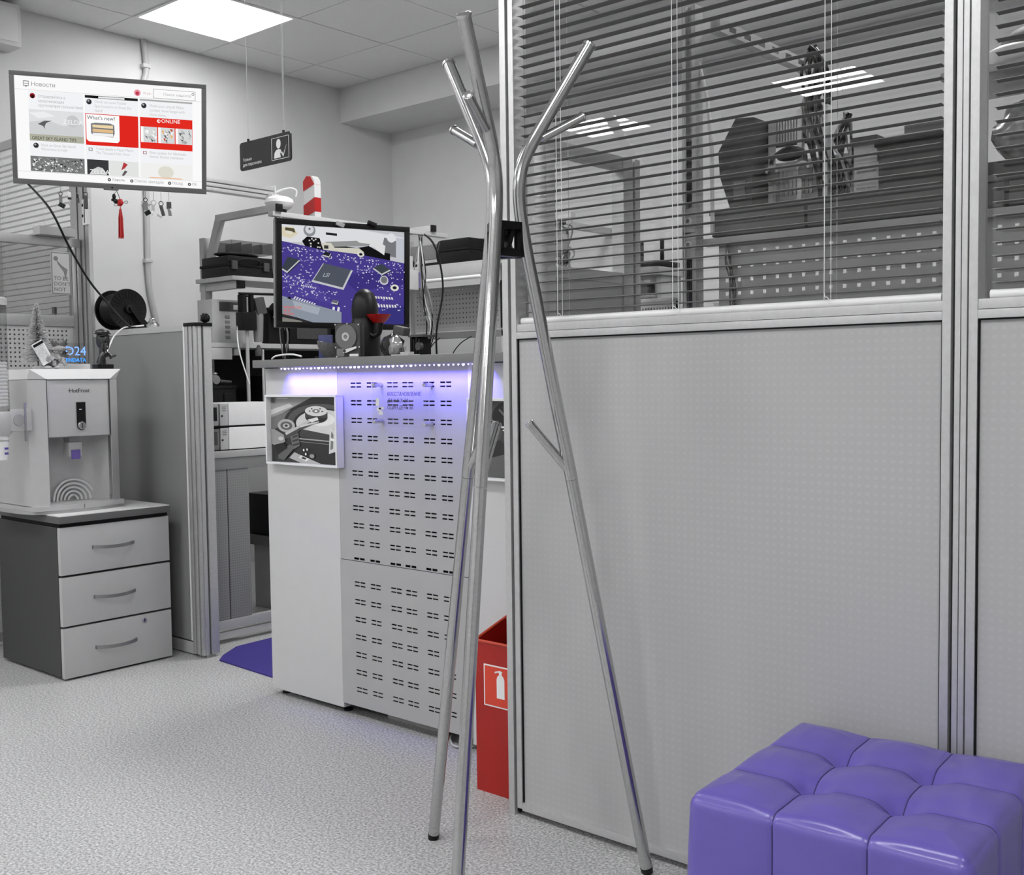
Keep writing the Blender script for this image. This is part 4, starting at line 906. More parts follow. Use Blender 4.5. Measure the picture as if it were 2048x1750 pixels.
for k in range(10):
    sc.poly((236, 234, 236), [(.68+.0225*k, .70+.001*k), (.694+.0225*k, .70+.001*k), (.70+.0225*k, .725+.001*k), (.686+.0225*k, .725+.001*k)]); sc.poly((236, 234, 236), [(.70+.0235*k, .79), (.714+.0235*k, .79), (.72+.0235*k, .82), (.706+.0235*k, .82)])
for k in range(9): sc.poly((230, 228, 240), [(.10+.019*k, .735+.008*k), (.112+.019*k, .737+.008*k), (.097+.019*k, .765+.008*k), (.085+.019*k, .763+.008*k)]); sc.poly((226, 224, 240), [(.15+.014*k, .61+.003*k), (.157+.014*k, .612+.003*k), (.152+.014*k, .63+.003*k), (.146+.014*k, .628+.003*k)])
for u in (.40, .44): sc.poly((236, 236, 248), [(u, .83), (u+.018, .835), (u+.012, .885), (u-.006, .88)])
sc.poly((150, 158, 172), [(0, .735), (.47, .885), (.47, 1), (.22, 1), (0, .93)]); sc.poly((176, 184, 196), [(.08, .78), (.3, .85), (.28, .92), (.1, .86)]); sc.poly((52, 52, 56), [(0, .92), (.12, .955), (.24, 1), (0, 1)]); sc.poly((140, 138, 132), [(0, .955), (.14, .985), (.16, 1), (0, 1)]); sc.poly((30, 28, 34), [(.035, .755), (.06, .74), (.075, .775)])
sc.done('screen_image', t)
text(t, 'LSI', .020, (mx0+.315*mw, .0008, mz1-.52*mh), emat((196, 200, 206), .8), 'screen_lettering', shear=.5)
for k, s_ in enumerate(('MICROSCOPE', '08-24', '12:32:08')): text(t, s_, .0105, (mx0+.004, .0008, mz1-(.862+.033*k)*mh), emat((240, 84, 40), .9), 'screen_lettering', sx=1.0)
MB().sphere((.21, -.0005, -MH/2+.009), .002, 8).build('power_led', emat((220, 220, 220), 1.0), t)
for u, w_ in ((-.02, .03), (.10, .034)): MB().cbox((u, -.004, MH/2-.002+(.004 if u > 0 else -.006)), (w_, .012, .014), .002, Matrix.Rotation(.3, 3, 'Y')).build('clip_on_card' if u < 0 else 'webcam', M_lgrey if u < 0 else M_black, t)
# ------------------------------------------------------------------ things on the counter
CZ = CT+.0005
m = MB().lathe([(.0001, .004), (.030, .004), (.046, .02), (.058, .045), (.061, .060), (.057, .060), (.050, .04), (.036, .018), (.0001, .014)], (0, 0, 0), 40)
rq = random.Random(2)
for i, v in enumerate(m.v):
    a = math.atan2(v[1], v[0]); k = 1+.03*sin(3*a+1)+.02*sin(5*a+v[2]*60); m.v[i] = (v[0]*k-2.857, v[1]*k+2.40, max(0, v[2]-.004+(.005*sin(2*a) if v[2] > .05 else 0))+CZ)
one('stone_bowl', m, mat('rough_stone', 92, .85, var=.25, vscale=60, bump=.5, bscale=120), 'rough dark grey stone bowl on the counter under the monitor', 'bowl')
one('ash_stick', MB().cyl((-2.855, 2.375, CZ+.03), (-2.853, 2.372, CZ+.052), .0022, 8), M_whitep, 'short white stub standing in the stone bowl', 'stub')
m = MB().tube(smooth_path([(-3.06, 2.29, CZ+.003), (-3.04, 2.29, CZ+.012), (-2.99, 2.29, CZ+.016), (-2.94, 2.29, CZ+.015), (-2.90, 2.29, CZ+.008)], 4), .003, 8)
one('bent_white_strip', m, M_whitep, 'bent white plastic strip at the left end of counter top', 'strip')
# opened hard disk standing upright
t = thing('hard_disk', 'opened hard disk drive standing upright on the counter', 'hard disk', (-2.722, 2.34, CZ), radians(18))
B(-.049, .049, 0, .022, .0, .112, .002).build('chassis', mat('disk_black', 24, .4, .3), t)
B(-.046, .046, -.001, .001, .002, .110, .001).build('rim_plate', M_dgrey, t)
MB().lathe([(.0001, -.006), (.039, -.006), (.039, -.001)], (-.004, 0, .068), 40, 'y', False).build('platter', mat('disk_platter', 118, .3, .6), t)
MB().lathe([(.007, -.0085), (.014, -.0085), (.0145, -.005)], (-.004, 0, .068), 28, 'y').build('clamp_ring', M_chrome, t)
MB().lathe([(.0001, -.0075), (.007, -.0085)], (-.004, 0, .068), 20, 'y').build('hub', M_mgrey, t)
MB().prism([(-.014, .016), (-.002, .016), (.036, .030), (.034, .036), (.0, .028), (-.012, .027)], -.009, -.006, 'y').build('actuator_arm', M_whitep, t)
MB().lathe([(.0001, -.0105), (.005, -.0105), (.005, -.006)], (-.008, 0, .022), 14, 'y').build('pivot', M_dgrey, t)
B(-.04, -.012, -.004, -.001, .004, .03).build('voice_coil_plate', M_mgrey, t); B(.008, .04, -.005, -.001, .004, .012).build('connector', M_whitep, t)
for x, z in ((-.045, .108), (.042, .106), (-.045, .034), (.044, .034), (-.042, .004), (.0, .11)): MB().lathe([(.0001, -.0035), (.0028, -.0035), (.0028, .001)], (x, 0, z), 10, 'y').build('screw', M_chrome, t)
# plain dark statuette with a red dish
t = thing('statuette', 'plain rounded black statuette with red dish behind the hard disk', 'figurine', (-2.815, 2.498, CZ), radians(12))
MB().lathe([(.0001, 0), (.052, 0), (.052, .05), (.049, .10), (.046, .128), (.0435, .132), (.0445, .138), (.046, .165), (.042, .195), (.032, .220), (.016, .234), (.0001, .238)], (0, 0, 0), 32).build('body', M_black, t)
MB().lathe([(.0001, .118), (.018, .118), (.030, .130), (.040, .143), (.042, .146), (.038, .145), (.028, .135), (.0001, .125)], (.072, -.02, 0), 28).build('dish', mat('red_glaze', (164, 12, 14), .2), t)
MB().tube(smooth_path([(.035, -.02, .085), (.055, -.022, .075), (.072, -.02, .085), (.080, -.02, .119)], 4), .009, 10).build('arm', M_black, t)
# lump of dark crystal in clear film
m = MB().sphere((0, 0, 0), .042, 14, (1, .8, .95)); rq = random.Random(6)
for i, v in enumerate(m.v): k = 1+rq.uniform(-.16, .14); m.v[i] = (v[0]*k, v[1]*k, max(-.034, v[2]*k))
m.sm = [False]*len(m.sm)
z0 = min(v[2] for v in m.v); m.v = [(a-2.595, b+2.42, c-z0+CZ) for a, b, c in m.v]
one('dark_crystal', m, mat('glossy_crystal', 44, .12, .2, var=.4, vscale=40), 'faceted dark crystal lump right of the hard disk', 'crystal')
t = thing('wrapped_part', 'crumpled clear film packet leaning on the dark crystal', 'packet', (-2.535, 2.38, CZ))
m = MB().sphere((0, 0, 0), .034, 12, (.8, .5, 1.0)); rq = random.Random(16)
for i, v in enumerate(m.v): k = 1+rq.uniform(-.28, .2); m.v[i] = (v[0]*k-2.545, v[1]*k+2.385, max(0, v[2]*k+.034)+CZ)
m.sm = [False]*len(m.sm); m.build('film', mat('clear_film', 150, .1, .35, var=.5, vscale=60), t)
MB().cbox((-2.543, 2.41, CZ+.082), (.05, .03, .028), .006, Matrix.Rotation(.2, 3, 'Y')).build('dark_cap', M_dgrey, t)
# little circuit stack
t = thing('circuit_stack', 'small stack of dark circuit modules at the right of counter top', 'circuit board', (-2.475, 2.43, CZ))
B(-2.51, -2.43, 2.40, 2.46, CZ, CZ+.004).build('base_board', mat('pcb_dark', 40, .5, var=.3, vscale=90), t)
for k in range(4): B(-2.50+.012*k, -2.492+.012*k, 2.405, 2.455, CZ+.004, CZ+.06-.006*(k % 2), .001).build('fin', M_black2, t)
B(-2.505, -2.44, 2.402, 2.458, CZ+.06, CZ+.066).build('top_board', M_dgrey, t)
MB().lathe([(.0001, 0), (.012, 0), (.014, .003), (.014, .012)], (-2.462, 2.402, CZ+.03), 18, 'y').build('fan', M_dgrey, t)
one('card_module', B(-2.475, -2.40, 2.30, 2.35, CZ, CZ+.004).box(-2.445, -2.405, 2.31, 2.33, CZ+.004, CZ+.011), M_lgrey, 'flat grey module with connector at the edge of counter top', 'circuit board')
t = thing('blue_board', 'small blue violet circuit board standing behind the stone bowl', 'circuit board', (-2.955, 2.44, CZ))
MB().cbox((-2.955, 2.44, CZ+.042), (.055, .004, .084), .001, Matrix.Rotation(.35, 3, 'Z')).build('board', mat('pcb_blue', (58, 62, 110), .5, var=.15, vscale=80), t)
for k in range(3): MB().cbox((-2.97+.014*k, 2.432+.005*k, CZ+.06-.012*k), (.012, .004, .007), 0, Matrix.Rotation(.35, 3, 'Z')).build('chip', M_lgrey, t)

# ------------------------------------------------------------------ things on the water cooler
LZ = .6165+.5415
# phone on a pig figurine
t = thing('pig_figurine', 'silver grey pig figurine in a cap with toy phone on cooler', 'figurine', (-4.02, 1.99, LZ), R90)
M_pew = mat('pewter', 104, .4, .55, var=.35, vscale=60, bump=.3, bscale=120)
m = MB().sphere((.002, .016, .040), .040, 20, (.95, .8, .85)); m.sphere((.030, .006, .056), .028, 16, (1, .95, .95)); m.tube([(.048, .0, .055), (.064, -.004, .053)], [.013, .011], 12); m.build('body', M_pew, t)
for dx, dz, rot in ((.014, .098, .55), (.050, .100, -.45)):
    e_ = MB().sphere((0, 0, 0), .017, 12, (.72, .35, 1.1)); Rr = Matrix.Rotation(-rot, 3, 'Y'); e_.v = [tuple(Rr @ Vector(v)+Vector((dx, .004, dz))) for v in e_.v]; e_.build('ear', M_pew, t)
cp = MB().sphere((.031, .004, .076), .027, 14, (1, 1, .5)); cp.cbox((.052, -.010, .076), (.030, .03, .004), .001, Matrix.Rotation(.2, 3, 'Y')); cp.build('cap', mat('figurine_cloth', 150, .6, var=.35, vscale=50), t)
for dx in (.046, .036): MB().sphere((dx, -.020, .060), .003, 8).build('eye', M_black, t)
for dx in (-.018, .016): MB().sphere((dx, -.006, .007), .012, 10, (1.3, 1, .55)).build('foot', M_lgrey, t)
fr_ = MB(); rq = random.Random(5)
for k in range(9): fr_.cbox((-.022+.008*k, -.014-.002*(k % 3), .034+rq.uniform(-.012, .014)), (.014, .010, .020), .002, Matrix.Rotation(rq.uniform(-1, 1), 3, 'Y'))
fr_.build('scarf', MATS['figurine_cloth'], t)
R_ = Matrix.Rotation(-.52, 3, 'Y')
ph = MB().cbox((-.040, -.012, .062), (.046, .008, .088), .004, R_).build('phone', M_whitep, t)
MB().cbox((-.0425, -.0166, .058), (.040, .001, .062), 0, R_).build('phone_screen', mat('phone_print', 200, .4, var=.25, vscale=160), ph)
q = Vector((-.040, -.012, .062))+R_ @ Vector((0, -.0046, .036)); MB().cbox(tuple(q), (.042, .001, .010), 0, R_).build('phone_bar', M_black, ph)
# hushing head sculpture
t = thing('hush_bust', 'bronze grey bust with finger on lips on black base', 'sculpture', (-4.0, 2.188, LZ), R90)
M_br = mat('antique_pewter', 74, .3, .85, var=.35, vscale=45, bump=.3, bscale=90)
B(-.032, .034, -.018, .03, 0, .018, .004).build('plinth', M_black, t)
hd = MB().sphere((.006, .01, .112), .031, 20, (.85, .9, 1.25)); hd.sphere((.006, .0, .092), .020, 14, (.95, .9, .9)); hd.sphere((.004, -.018, .083), .010, 10, (1.1, .8, .9))
hd.tube([(-.004, -.014, .126), (-.006, -.026, .108), (-.005, -.024, .102)], [.004, .0065, .005], 10); hd.sphere((-.005, -.021, .094), .006, 8, (1.5, .7, .35)); hd.sphere((-.005, -.021, .0885), .006, 8, (1.3, .7, .4))
hd.build('head', M_br, t)
br_ = MB(); br_.tube([(-.028, -.006, .130), (-.006, -.022, .132), (.022, -.012, .129)], [.003, .0045, .003], 8); br_.sphere((.004, .008, .143), .028, 14, (1.0, 1, .5)); br_.cbox((-.006, -.012, .137), (.054, .03, .004), .001); br_.build('cap', M_br, t)
hn = MB(); hn.tube([(-.028, -.018, .02), (-.022, -.024, .045), (-.010, -.028, .058)], [.012, .011, .013], 12); hn.sphere((-.008, -.028, .057), .014, 12, (1.1, .8, 1))
hn.tube([(-.006, -.032, .062), (-.007, -.034, .080), (-.006, -.031, .098)], [.0048, .0045, .0036], 10)
for k in range(3): hn.tube([(-.002+.005*k, -.036, .064-.004*k), (.006+.004*k, -.040, .060-.006*k), (.004+.003*k, -.034, .052-.006*k)], .0045, 8)
hn.tube([(.012, -.030, .050), (.026, -.030, .049), (.038, -.024, .053)], [.006, .0045, .004], 8); hn.build('hand', M_br, t)
MB().tube([(.0, .012, .016), (.002, .012, .05), (.006, .012, .085)], [.016, .012, .014], 12).build('neck', M_br, t)
# glowing acrylic sign
t = thing('glowing_sign', 'small acrylic sign glowing blue between the two figurines', 'sign', (-4.12, 2.115, LZ), R90)
B(-.075, .075, -.014, .014, 0, .022, .003).build('base', mat('sign_base', 190, .5), t)
B(-.072, .074, -.0015, .0015, .022, .105, .0008).build('pane', M_acryl, t)
text(t, 'GD24', .050, (-.058, -.002, .056), emat((120, 165, 255), 1.6), 'glowing_letters'); text(t, 'GUTENDATA', .021, (-.062, -.002, .030), emat((40, 150, 255), 1.8), 'glowing_letters')
# small pale tree
t = thing('tabletop_tree', 'pale frosted bottle brush Christmas tree on the water cooler', 'tree', (-4.20, 2.025, LZ))
T([(-4.20, 2.025, LZ+.014), (-4.20, 2.025, LZ+.25)], .003, 8).build('stem', M_dgrey, t)
MB().lathe([(.0001, 0), (.022, 0), (.022, .014), (.006, .016)], (-4.20, 2.025, LZ), 20).build('base', M_lgrey, t)
nd = MB(); rq = random.Random(8)
for k in range(1100):
    h = rq.uniform(0, 1); a = rq.uniform(0, 2*pi); r = (.058*(1-h)+.008)*rq.uniform(.75, 1.05); z = LZ+.035+.225*h
    nd.tube([(-4.20, 2.025, z), (-4.20+r*cos(a), 2.025+r*sin(a), z-.010+rq.uniform(0, .012))], [.0019, .0015], 3, cap=False)
nd.build('needles', mat('frosted_bristle', 190, .7, var=.15, vscale=50), t)['kind'] = 'stuff'
# poster and bottle behind the low screen's pane
t = thing('small_poster', 'outlined lettered plate on the pane behind the water cooler', 'sign', (-4.596, 2.33, 1.49), R90)
B(-.045, .045, -.002, .001, 0, .185, .001).build('plate', mat('plate_grey', 186, .5), t)
f_ = MB()
for q in ((-.043, .043, .002, .006), (-.043, .043, .178, .182), (-.043, -.039, .006, .178), (.039, .043, .006, .178)): f_.box(q[0], q[1], -.003, -.002, q[2], q[3])
f_.build('outline', M_mgrey, t)
for k, s_ in enumerate(('TO BE', "DON'T", 'NOT')): text(t, s_, .024, (-.034, -.0026, .062-.024*k), mat('plate_ink%d' % k, 104, .6))
MB().prism([(-.022+.01*cos(a), .155+.01*sin(a)) for a in [2*pi*i/14 for i in range(14)]], -.003, -.002, 'y').build('emblem', M_mgrey, t)
MB().prism([(-.02, .15), (.005, .125), (.03, .11), (.02, .07), (.012, .1), (-.012, .13)], -.003, -.002, 'y').build('emblem', M_mgrey, t)
t = thing('glass_bottle', 'small glass bottle with grey stopper behind the screen pane', 'bottle', (-4.665, 2.33, 1.36))
B(-4.69, -4.642, 2.29, 2.37, 1.353, 1.358).build('shelf_plate', M_lgrey, t)
MB().lathe([(.0001, 1.36), (.020, 1.36), (.020, 1.395), (.009, 1.402), (.009, 1.41)], (-4.666, 2.33, 0), 20).build('flask', mat('frosted_glass', 190, .2), t)
MB().lathe([(.0001, 1.44), (.010, 1.44), (.010, 1.41), (.0001, 1.41)], (-4.666, 2.33, 0), 16).build('stopper', M_mgrey, t)
one('shelf_carton', B(-4.61+.0, -4.55, 2.22, 2.38, 1.7385, 1.775, .003), mat('faded_carton', 170, .7), 'pale flat carton lying on top of the low screen rail', 'box')

# ------------------------------------------------------------------ cable reel and bits on the fabric screen
TZ = 1.3305
t = thing('cable_reel', 'large black cable reel on its stand on the fabric screen', 'cable reel', (-4.335, LY, TZ))
rc = (-4.335, LY+.005, TZ+.0865)
dirx = 1
for x0, nm in ((-4.407, 'flange'), (-4.287, 'flange')):
    f = MB().lathe([(.0001, -.003), (.078, -.003), (.085, -.005), (.0865, 0), (.085, .005), (.078, .003), (.0001, .003)], (x0, rc[1], rc[2]), 44, 'x').build(nm, M_black, t)
    if x0 > -4.34:
        for k in range(26):
            a = 2*pi*k/26; b0_ = MB().cbox((0, .058, 0), (.004, .034, .003)); b0_.v = [(v[0]+x0+.0035, rc[1]+v[1]*cos(a)-v[2]*sin(a), rc[2]+v[1]*sin(a)+v[2]*cos(a)) for v in b0_.v]; b0_.build('rib', M_black2, f)
MB().lathe([(.055, -.058), (.055, .058)], (-4.347, rc[1], rc[2]), 36, 'x').build('drum', M_black2, t)
wr = MB()
for k in range(11): wr.lathe([(.066+.004*cos(a), -.050+.010*k+.005*sin(a)) for a in (0, 1.05, 2.1, 3.14, 4.2, 5.24, 6.28)], (-4.347, rc[1], rc[2]), 30, 'x')
wr.build('wound_cable', M_black, t)
MB().lathe([(.010, -.006), (.017, -.006), (.018, .004), (.010, .006), (.010, -.006)], (-4.273, rc[1], rc[2]), 24, 'x').build('hub', M_black2, t)
MB().prism([(rc[1]-.008, rc[2]+.006), (rc[1]+.01, rc[2]+.012), (rc[1]+.09, TZ+.014), (rc[1]+.105, TZ), (rc[1]+.062, TZ)], -4.275, -4.261, 'x').build('stand_arm', M_black, t)
B(-4.295, -4.19, LY-.028, LY+.03, TZ, TZ+.008, .002).build('stand_foot', M_black, t)
one('glass_jar', MB().lathe([(.0001, 0), (.022, 0), (.026, .012), (.018, .024), (.012, .028), (.012, .034), (.008, .038), (.0001, .040)], (-4.09, LY, TZ), 24), M_chrome, 'small shiny round jar beside the cable reel', 'jar')
one('white_cable', T(smooth_path([(-4.165, LY+.005, TZ+.012), (-4.2, LY-.02, TZ+.008), (-4.255, LY-.036, TZ+.004), (-4.235, 2.37, 1.30), (-4.16, 2.306, 1.258), (-4.09, 2.245, 1.211), (-4.055, 2.212, LZ+.006)], 6), .0032, 8), M_whitep, 'white cord drooping from the cable reel to the bust', 'cable')
m = MB(); rq = random.Random(13)
m.sphere((-3.755, LY+.03, 1.336+.018), .017, 12, (1, 1, 1.05)); 
for k in range(40):
    a, b = rq.uniform(0, 2*pi), rq.uniform(.1, 2.4); m.sphere((-3.755+.016*sin(b)*cos(a), LY+.03+.016*sin(b)*sin(a), 1.336+.019+.016*cos(b)), .0045, 6)
m.v = [(a, b, max(c, 1.3365)) for a, b, c in m.v]
one('pine_cone', m, M_black2, 'small dark knobbly cone on the passage post cap', 'ornament')

# ------------------------------------------------------------------ workbench along the passage
BX0, BX1, BY0, BY1 = -4.57, -3.87, 2.57, 4.12
M_bench = mat('bench_grey', 170, .5, .1, var=.02)
t = thing('workbench', 'grey steel workbench behind the fabric screen with upright frame', 'workbench', (-4.2, 3.3, 0))
B(BX0, BX1, BY0, BY1, .785, .812, .003).build('worktop', M_bench, t)
B(BX1-.03, BX1-.005, BY0, BY1, .735, .785, .002).build('front_rail', mat('rail_grey', 132, .5, .1), t)
for x, y in ((BX0+.03, BY0+.03), (BX0+.03, BY1-.03), (BX1-.03, BY1-.03)): B(x-.02, x+.02, y-.02, y+.02, 0, .785, .002).build('leg', M_bench, t)
M_side = fabric_mat('side_panel_dots', 128, 104, .011, .011, 1.6)
for a, b in ((2.575, 2.655), (2.660, 2.765)): B(BX1-.025, BX1-.008, a, b, .10, .735, .001).build('modesty_panel', M_side, t)
B(BX1-.03, BX1-.004, 2.57, 3.2, .062, .10, .002).build('bottom_rail', M_bench, t); B(BX1-.03, BX1-.01, 2.57, 3.2, .02, .05, .001).build('kick_plate', M_lgrey, t)
# uprights, brackets and shelves
B(-4.575, -4.565, 2.60, 4.11, .812, 1.262).build('back_panel', M_black2, t)  # black backdrop added to darken the open space below the lower shelf
for y in (3.03, 4.0):
    B(-4.57, -4.53, y-.02, y+.02, .812, 1.79, .003).build('upright', M_lgrey, t)
    B(-4.58, -4.28, y-.018, y+.018, 1.535, 1.57, .002).build('shelf_bracket', M_lgrey, t); B(-4.281, -4.262, y-.0185, y+.0185, 1.5345, 1.5705, .002).build('bracket_cap', M_black, t)
    B(-4.58, -4.31, y-.018, y+.018, 1.225, 1.258, .002).build('shelf_bracket', M_lgrey, t)
    B(-4.44, -3.975, y-.016, y+.016, 1.857, 1.888, .002).build('top_arm', M_lgrey, t); B(-3.976, -3.965, y-.0165, y+.0165, 1.856, 1.889, .002).build('arm_cap', M_black, t)
    MB().prism([(-4.57, 1.60), (-4.53, 1.60), (-4.40, 1.862), (-4.44, 1.878)], y-.014, y+.014, 'y').build('strut', M_lgrey, t)
    for z in (1.66, 1.42, 1.35): MB().lathe([(.0001, -4.527), (.004, -4.527), (.004, -4.531)], (0, y, z), 10, 'x').build('bolt', M_black, t)
B(-4.57, -4.27, 2.985, 4.11, 1.572, 1.592, .002).build('upper_shelf', M_lgrey, t)
B(-4.57, -4.30, 2.84, 4.11, 1.260, 1.282, .002).build('lower_shelf', M_lgrey, t); B(-4.305, -4.296, 2.84, 2.99, 1.205, 1.258, .001).build('shelf_lip', M_lgrey, t)
B(-4.012, -3.976, 3.0, 4.11, 1.835, 1.856, .002).build('light_rail', M_lgrey, t)
# things on the bench
def tool_case(label, x0, x1, y0, y1, z0, z1):
    t = thing('tool_case', label, 'case', ((x0+x1)/2, (y0+y1)/2, z0)); zm = z0+(z1-z0)*.55
    B(x0, x1, y0, y1, z0, zm-.002, .008).build('tray', M_black, t); B(x0+.002, x1-.002, y0+.002, y1-.002, zm+.002, z1, .012).build('lid', M_black, t); B(x0-.005, x1+.005, y0-.005, y1+.005, zm-.006, zm+.006, .003).build('seam_ridge', M_black2, t)
    return t
t = tool_case('black plastic tool case on the upper shelf left of monitor', -4.53, -4.31, 2.99, 3.36, 1.5925, 1.690)
MB().tube(smooth_path([(-4.305, 3.04, 1.655), (-4.285, 3.06, 1.672), (-4.285, 3.14, 1.672), (-4.305, 3.16, 1.655)], 4), .006, 8).build('handle', M_black2, t)
for y in (3.02, 3.20, 3.31): MB().cbox((-4.303, y, 1.645), (.012, .03, .04), .003).build('latch', M_dgrey, t)
for y, h in ((3.265, .05), (3.315, .036)): B(-4.309, -4.307, y, y+.028, 1.60, 1.60+h).build('fragile_label', mat('label_cream%d' % (y*1000), 196, .6), t)
one('coat_bundle', MB().sphere((-4.40, 3.10, 1.702), .06, 12, (1.2, 2.0, .2)), M_black2, 'black cloth bundle lying on the tool case', 'cloth')
t = thing('clear_organiser', 'clear plastic parts organiser box on top of the tool case', 'box', (-4.45, 3.19, 1.716))
for q in ((-4.52, -4.38, 3.06, 3.064), (-4.52, -4.38, 3.296, 3.30), (-4.52, -4.516, 3.064, 3.296), (-4.384, -4.38, 3.064, 3.296)): B(q[0], q[1], q[2], q[3], 1.716, 1.772).build('wall', glass('clear_ps_%d' % int(abs(q[0]*1000+q[2]*100)), 205, .1, .5), t)
for y in (3.12, 3.18, 3.24): B(-4.515, -4.385, y, y+.003, 1.717, 1.765).build('divider', MATS['plate_grey'], t)
# instrument
t = thing('bench_instrument', 'beige box instrument with five square keys on the lower shelf', 'instrument', (-4.44, 3.03, 1.2825))
M_beige = mat('instrument_grey', 176, .5, var=.02)
B(-4.47, -4.352, 2.925, 3.15, 1.2825, 1.485, .004).build('housing', M_beige, t); B(-4.353, -4.349, 2.965, 3.145, 1.432, 1.475, .001).build('dark_display', M_dgrey, t); B(-4.353, -4.348, 3.04, 3.085, 1.44, 1.462, .001).build('socket', M_lgrey, t)
for k in range(5): B(-4.353, -4.3495, 2.995, 3.02, 1.398-.0235*k, 1.412-.0235*k, .001).build('key', M_mgrey, t)
# two stacked white laboratory boxes
for k, (z0, lab) in enumerate(((.8125, 'lower white soldering station box on the workbench end'), (.9135, 'upper white soldering station box stacked on another'))):
    t = thing('station_box', lab, 'instrument', (-4.02, 2.75, z0), group='stacked soldering stations')
    y0 = 2.612; B(-4.15, -3.898, y0+.075, 2.985, z0+.004, z0+.0975, .004).build('housing', M_whitep, t)
    B(-4.15, -3.900, y0+.034, y0+.074, z0+.004, z0+.096, .004).build('control_strip', M_lgrey, t); B(-4.15, -3.905, y0-.03, y0+.033, z0+.004, z0+.094, .008).build('front_end', M_silver2 if k else M_mgrey, t)
    B(-3.906, -3.902, y0-.02, y0+.022, z0+.025, z0+.082, .003).build('window', M_black if k else M_dgrey, t)
    MB().lathe([(.0001, .003), (.004, .003), (.004, 0)], (-3.900, y0+.043, z0+.045), 12, 'x').build('button', M_black, t)
    for j in range(3): B(-3.9, -3.8993, y0+.044, y0+.064, z0+.066+.008*j, z0+.068+.008*j).build('caption', M_dgrey, t)
    B(-4.15, -3.899, y0-.02, 2.98, z0, z0+.004).build('foot_seam', M_black, t)
# microscope style stand
t = thing('microscope_stand', 'steel pole stand with black focusing block on the workbench', 'stand', (-4.22, 3.02, .8125))
qx_, qy_ = -4.215, 3.018
B(qx_-.04, qx_+.05, qy_-.02, qy_+.12, .8125, .826, .003).build('base_plate', M_black2, t)
T([(qx_, qy_, .826), (qx_, qy_, 1.49)], .0085, 14).build('pole', M_lgrey, t)
B(qx_-.025, qx_+.03, qy_-.043, qy_+.034, 1.337, 1.42, .004).build('focus_block', M_black, t); B(qx_-.02, qx_+.02, qy_-.034, qy_-.012, 1.42, 1.50, .003).build('rack_slide', M_black2, t); B(qx_-.02, qx_+.02, qy_+.010, qy_+.028, 1.42, 1.50, .003).build('rack_slide', M_black2, t)
MB().cbox((qx_, qy_+.065, 1.45), (.05, .055, .08), .01, Matrix.Rotation(.25, 3, 'X')).build('optic_head', M_dgrey, t)
MB().lathe([(.0001, 1.285), (.02, 1.285), (.022, 1.32), (.026, 1.40), (.024, 1.43), (.0001, 1.43)], (qx_, qy_+.062, 0), 20).build('eyepiece', M_mgrey, t); T([(qx_+.0, qy_-.04, 1.505), (qx_, qy_+.16, 1.51)], .006, 8).build('cross_arm', M_black, t)
T([(qx_, qy_+.085, .826), (qx_, qy_+.085, 1.25)], .006, 10).build('second_pole', M_lgrey, t)
MB().lathe([(.0001, 0), (.016, 0), (.018, .02), (.006, .05), (.0001, .052)], (qx_, qy_+.062, 1.22), 16).build('objective', M_dgrey, t)
one('white_probe_lead', T(smooth_path([(-4.345, 3.06, 1.452), (-4.28, 3.03, 1.445), (-4.24, 2.985, 1.38), (-4.20, 2.96, 1.25), (-4.16, 2.985, 1.09)], 6), .003, 8), M_whitep, 'thin white lead falling from the bench instrument', 'cable')
# dark clutter under the lower shelf
t = thing('storage_crate', 'black crate on the workbench behind the white boxes', 'crate', (-4.34, 2.90, .8125))
B(-4.52, -4.285, 2.76, 3.0, .8125, 1.07, .006).build('body', M_black, t); B(-4.525, -4.28, 2.755, 3.005, 1.07, 1.085, .004).build('rim', M_black2, t); B(-4.285, -4.28, 2.93, 2.985, .85, 1.05, .003).build('label_panel', M_black2, t)
t = thing('desk_magnifier', 'round magnifier lying on the black crate', 'magnifier', (-4.30, 2.90, 1.0855))
MB().lathe([(.0001, -.02), (.020, -.02), (.026, -.008), (.020, .012), (.0001, .014)], (-4.305, 2.90, 1.1115), 22, 'x').build('lens_head', M_mgrey, t); T([(-4.305, 2.925, 1.105), (-4.305, 2.985, 1.10)], .008, 10).build('grip', M_dgrey, t)
MB().sphere((-4.312, 2.905, 1.14), .013, 12, (1, 1.1, .6)).build('chrome_button', M_chrome, t)
one('angled_panel', MB().cbox((-4.40, 2.91, 1.135), (.012, .075, .095), .002, Matrix.Rotation(.3, 3, 'Y')), M_mgrey, 'tilted grey display panel on the workbench crate', 'display')
t = thing('drill_case', 'dark upright power tool rack beside the monitor edge', 'tool rack', (-4.25, 3.28, .8125))
B(-4.46, -4.20, 3.19, 3.40, .8125, 1.13, .006).build('cabinet', M_black, t); B(-4.199, -4.195, 3.21, 3.38, .93, 1.02, .002).build('drawer_front', M_dgrey, t); B(-4.199, -4.195, 3.21, 3.38, .84, .91, .002).build('drawer_front', M_black2, t); B(-4.199, -4.195, 3.21, 3.38, 1.04, 1.11, .002).build('drawer_front', M_black2, t)
t = thing('hot_air_gun', 'black hot air gun hanging by the monitor', 'tool', (-4.18, 3.20, 1.283))
MB().cbox((-4.30-.035, 3.245, 1.37), (.06, .075, .172), .01).build('body', M_black, t); MB().cbox((-4.30, 3.245, 1.445), (.05, .05, .05), .008, Matrix.Rotation(.8, 3, 'X')).build('head', M_black2, t); MB().cyl((-4.28, 3.225, 1.42), (-4.25, 3.29, 1.37), .016, 14).build('nozzle', M_mgrey, t); MB().cbox((-4.27, 3.28, 1.38), (.02, .02, .07), .004, Matrix.Rotation(-.6, 3, 'X')).build('lever', M_lgrey, t)
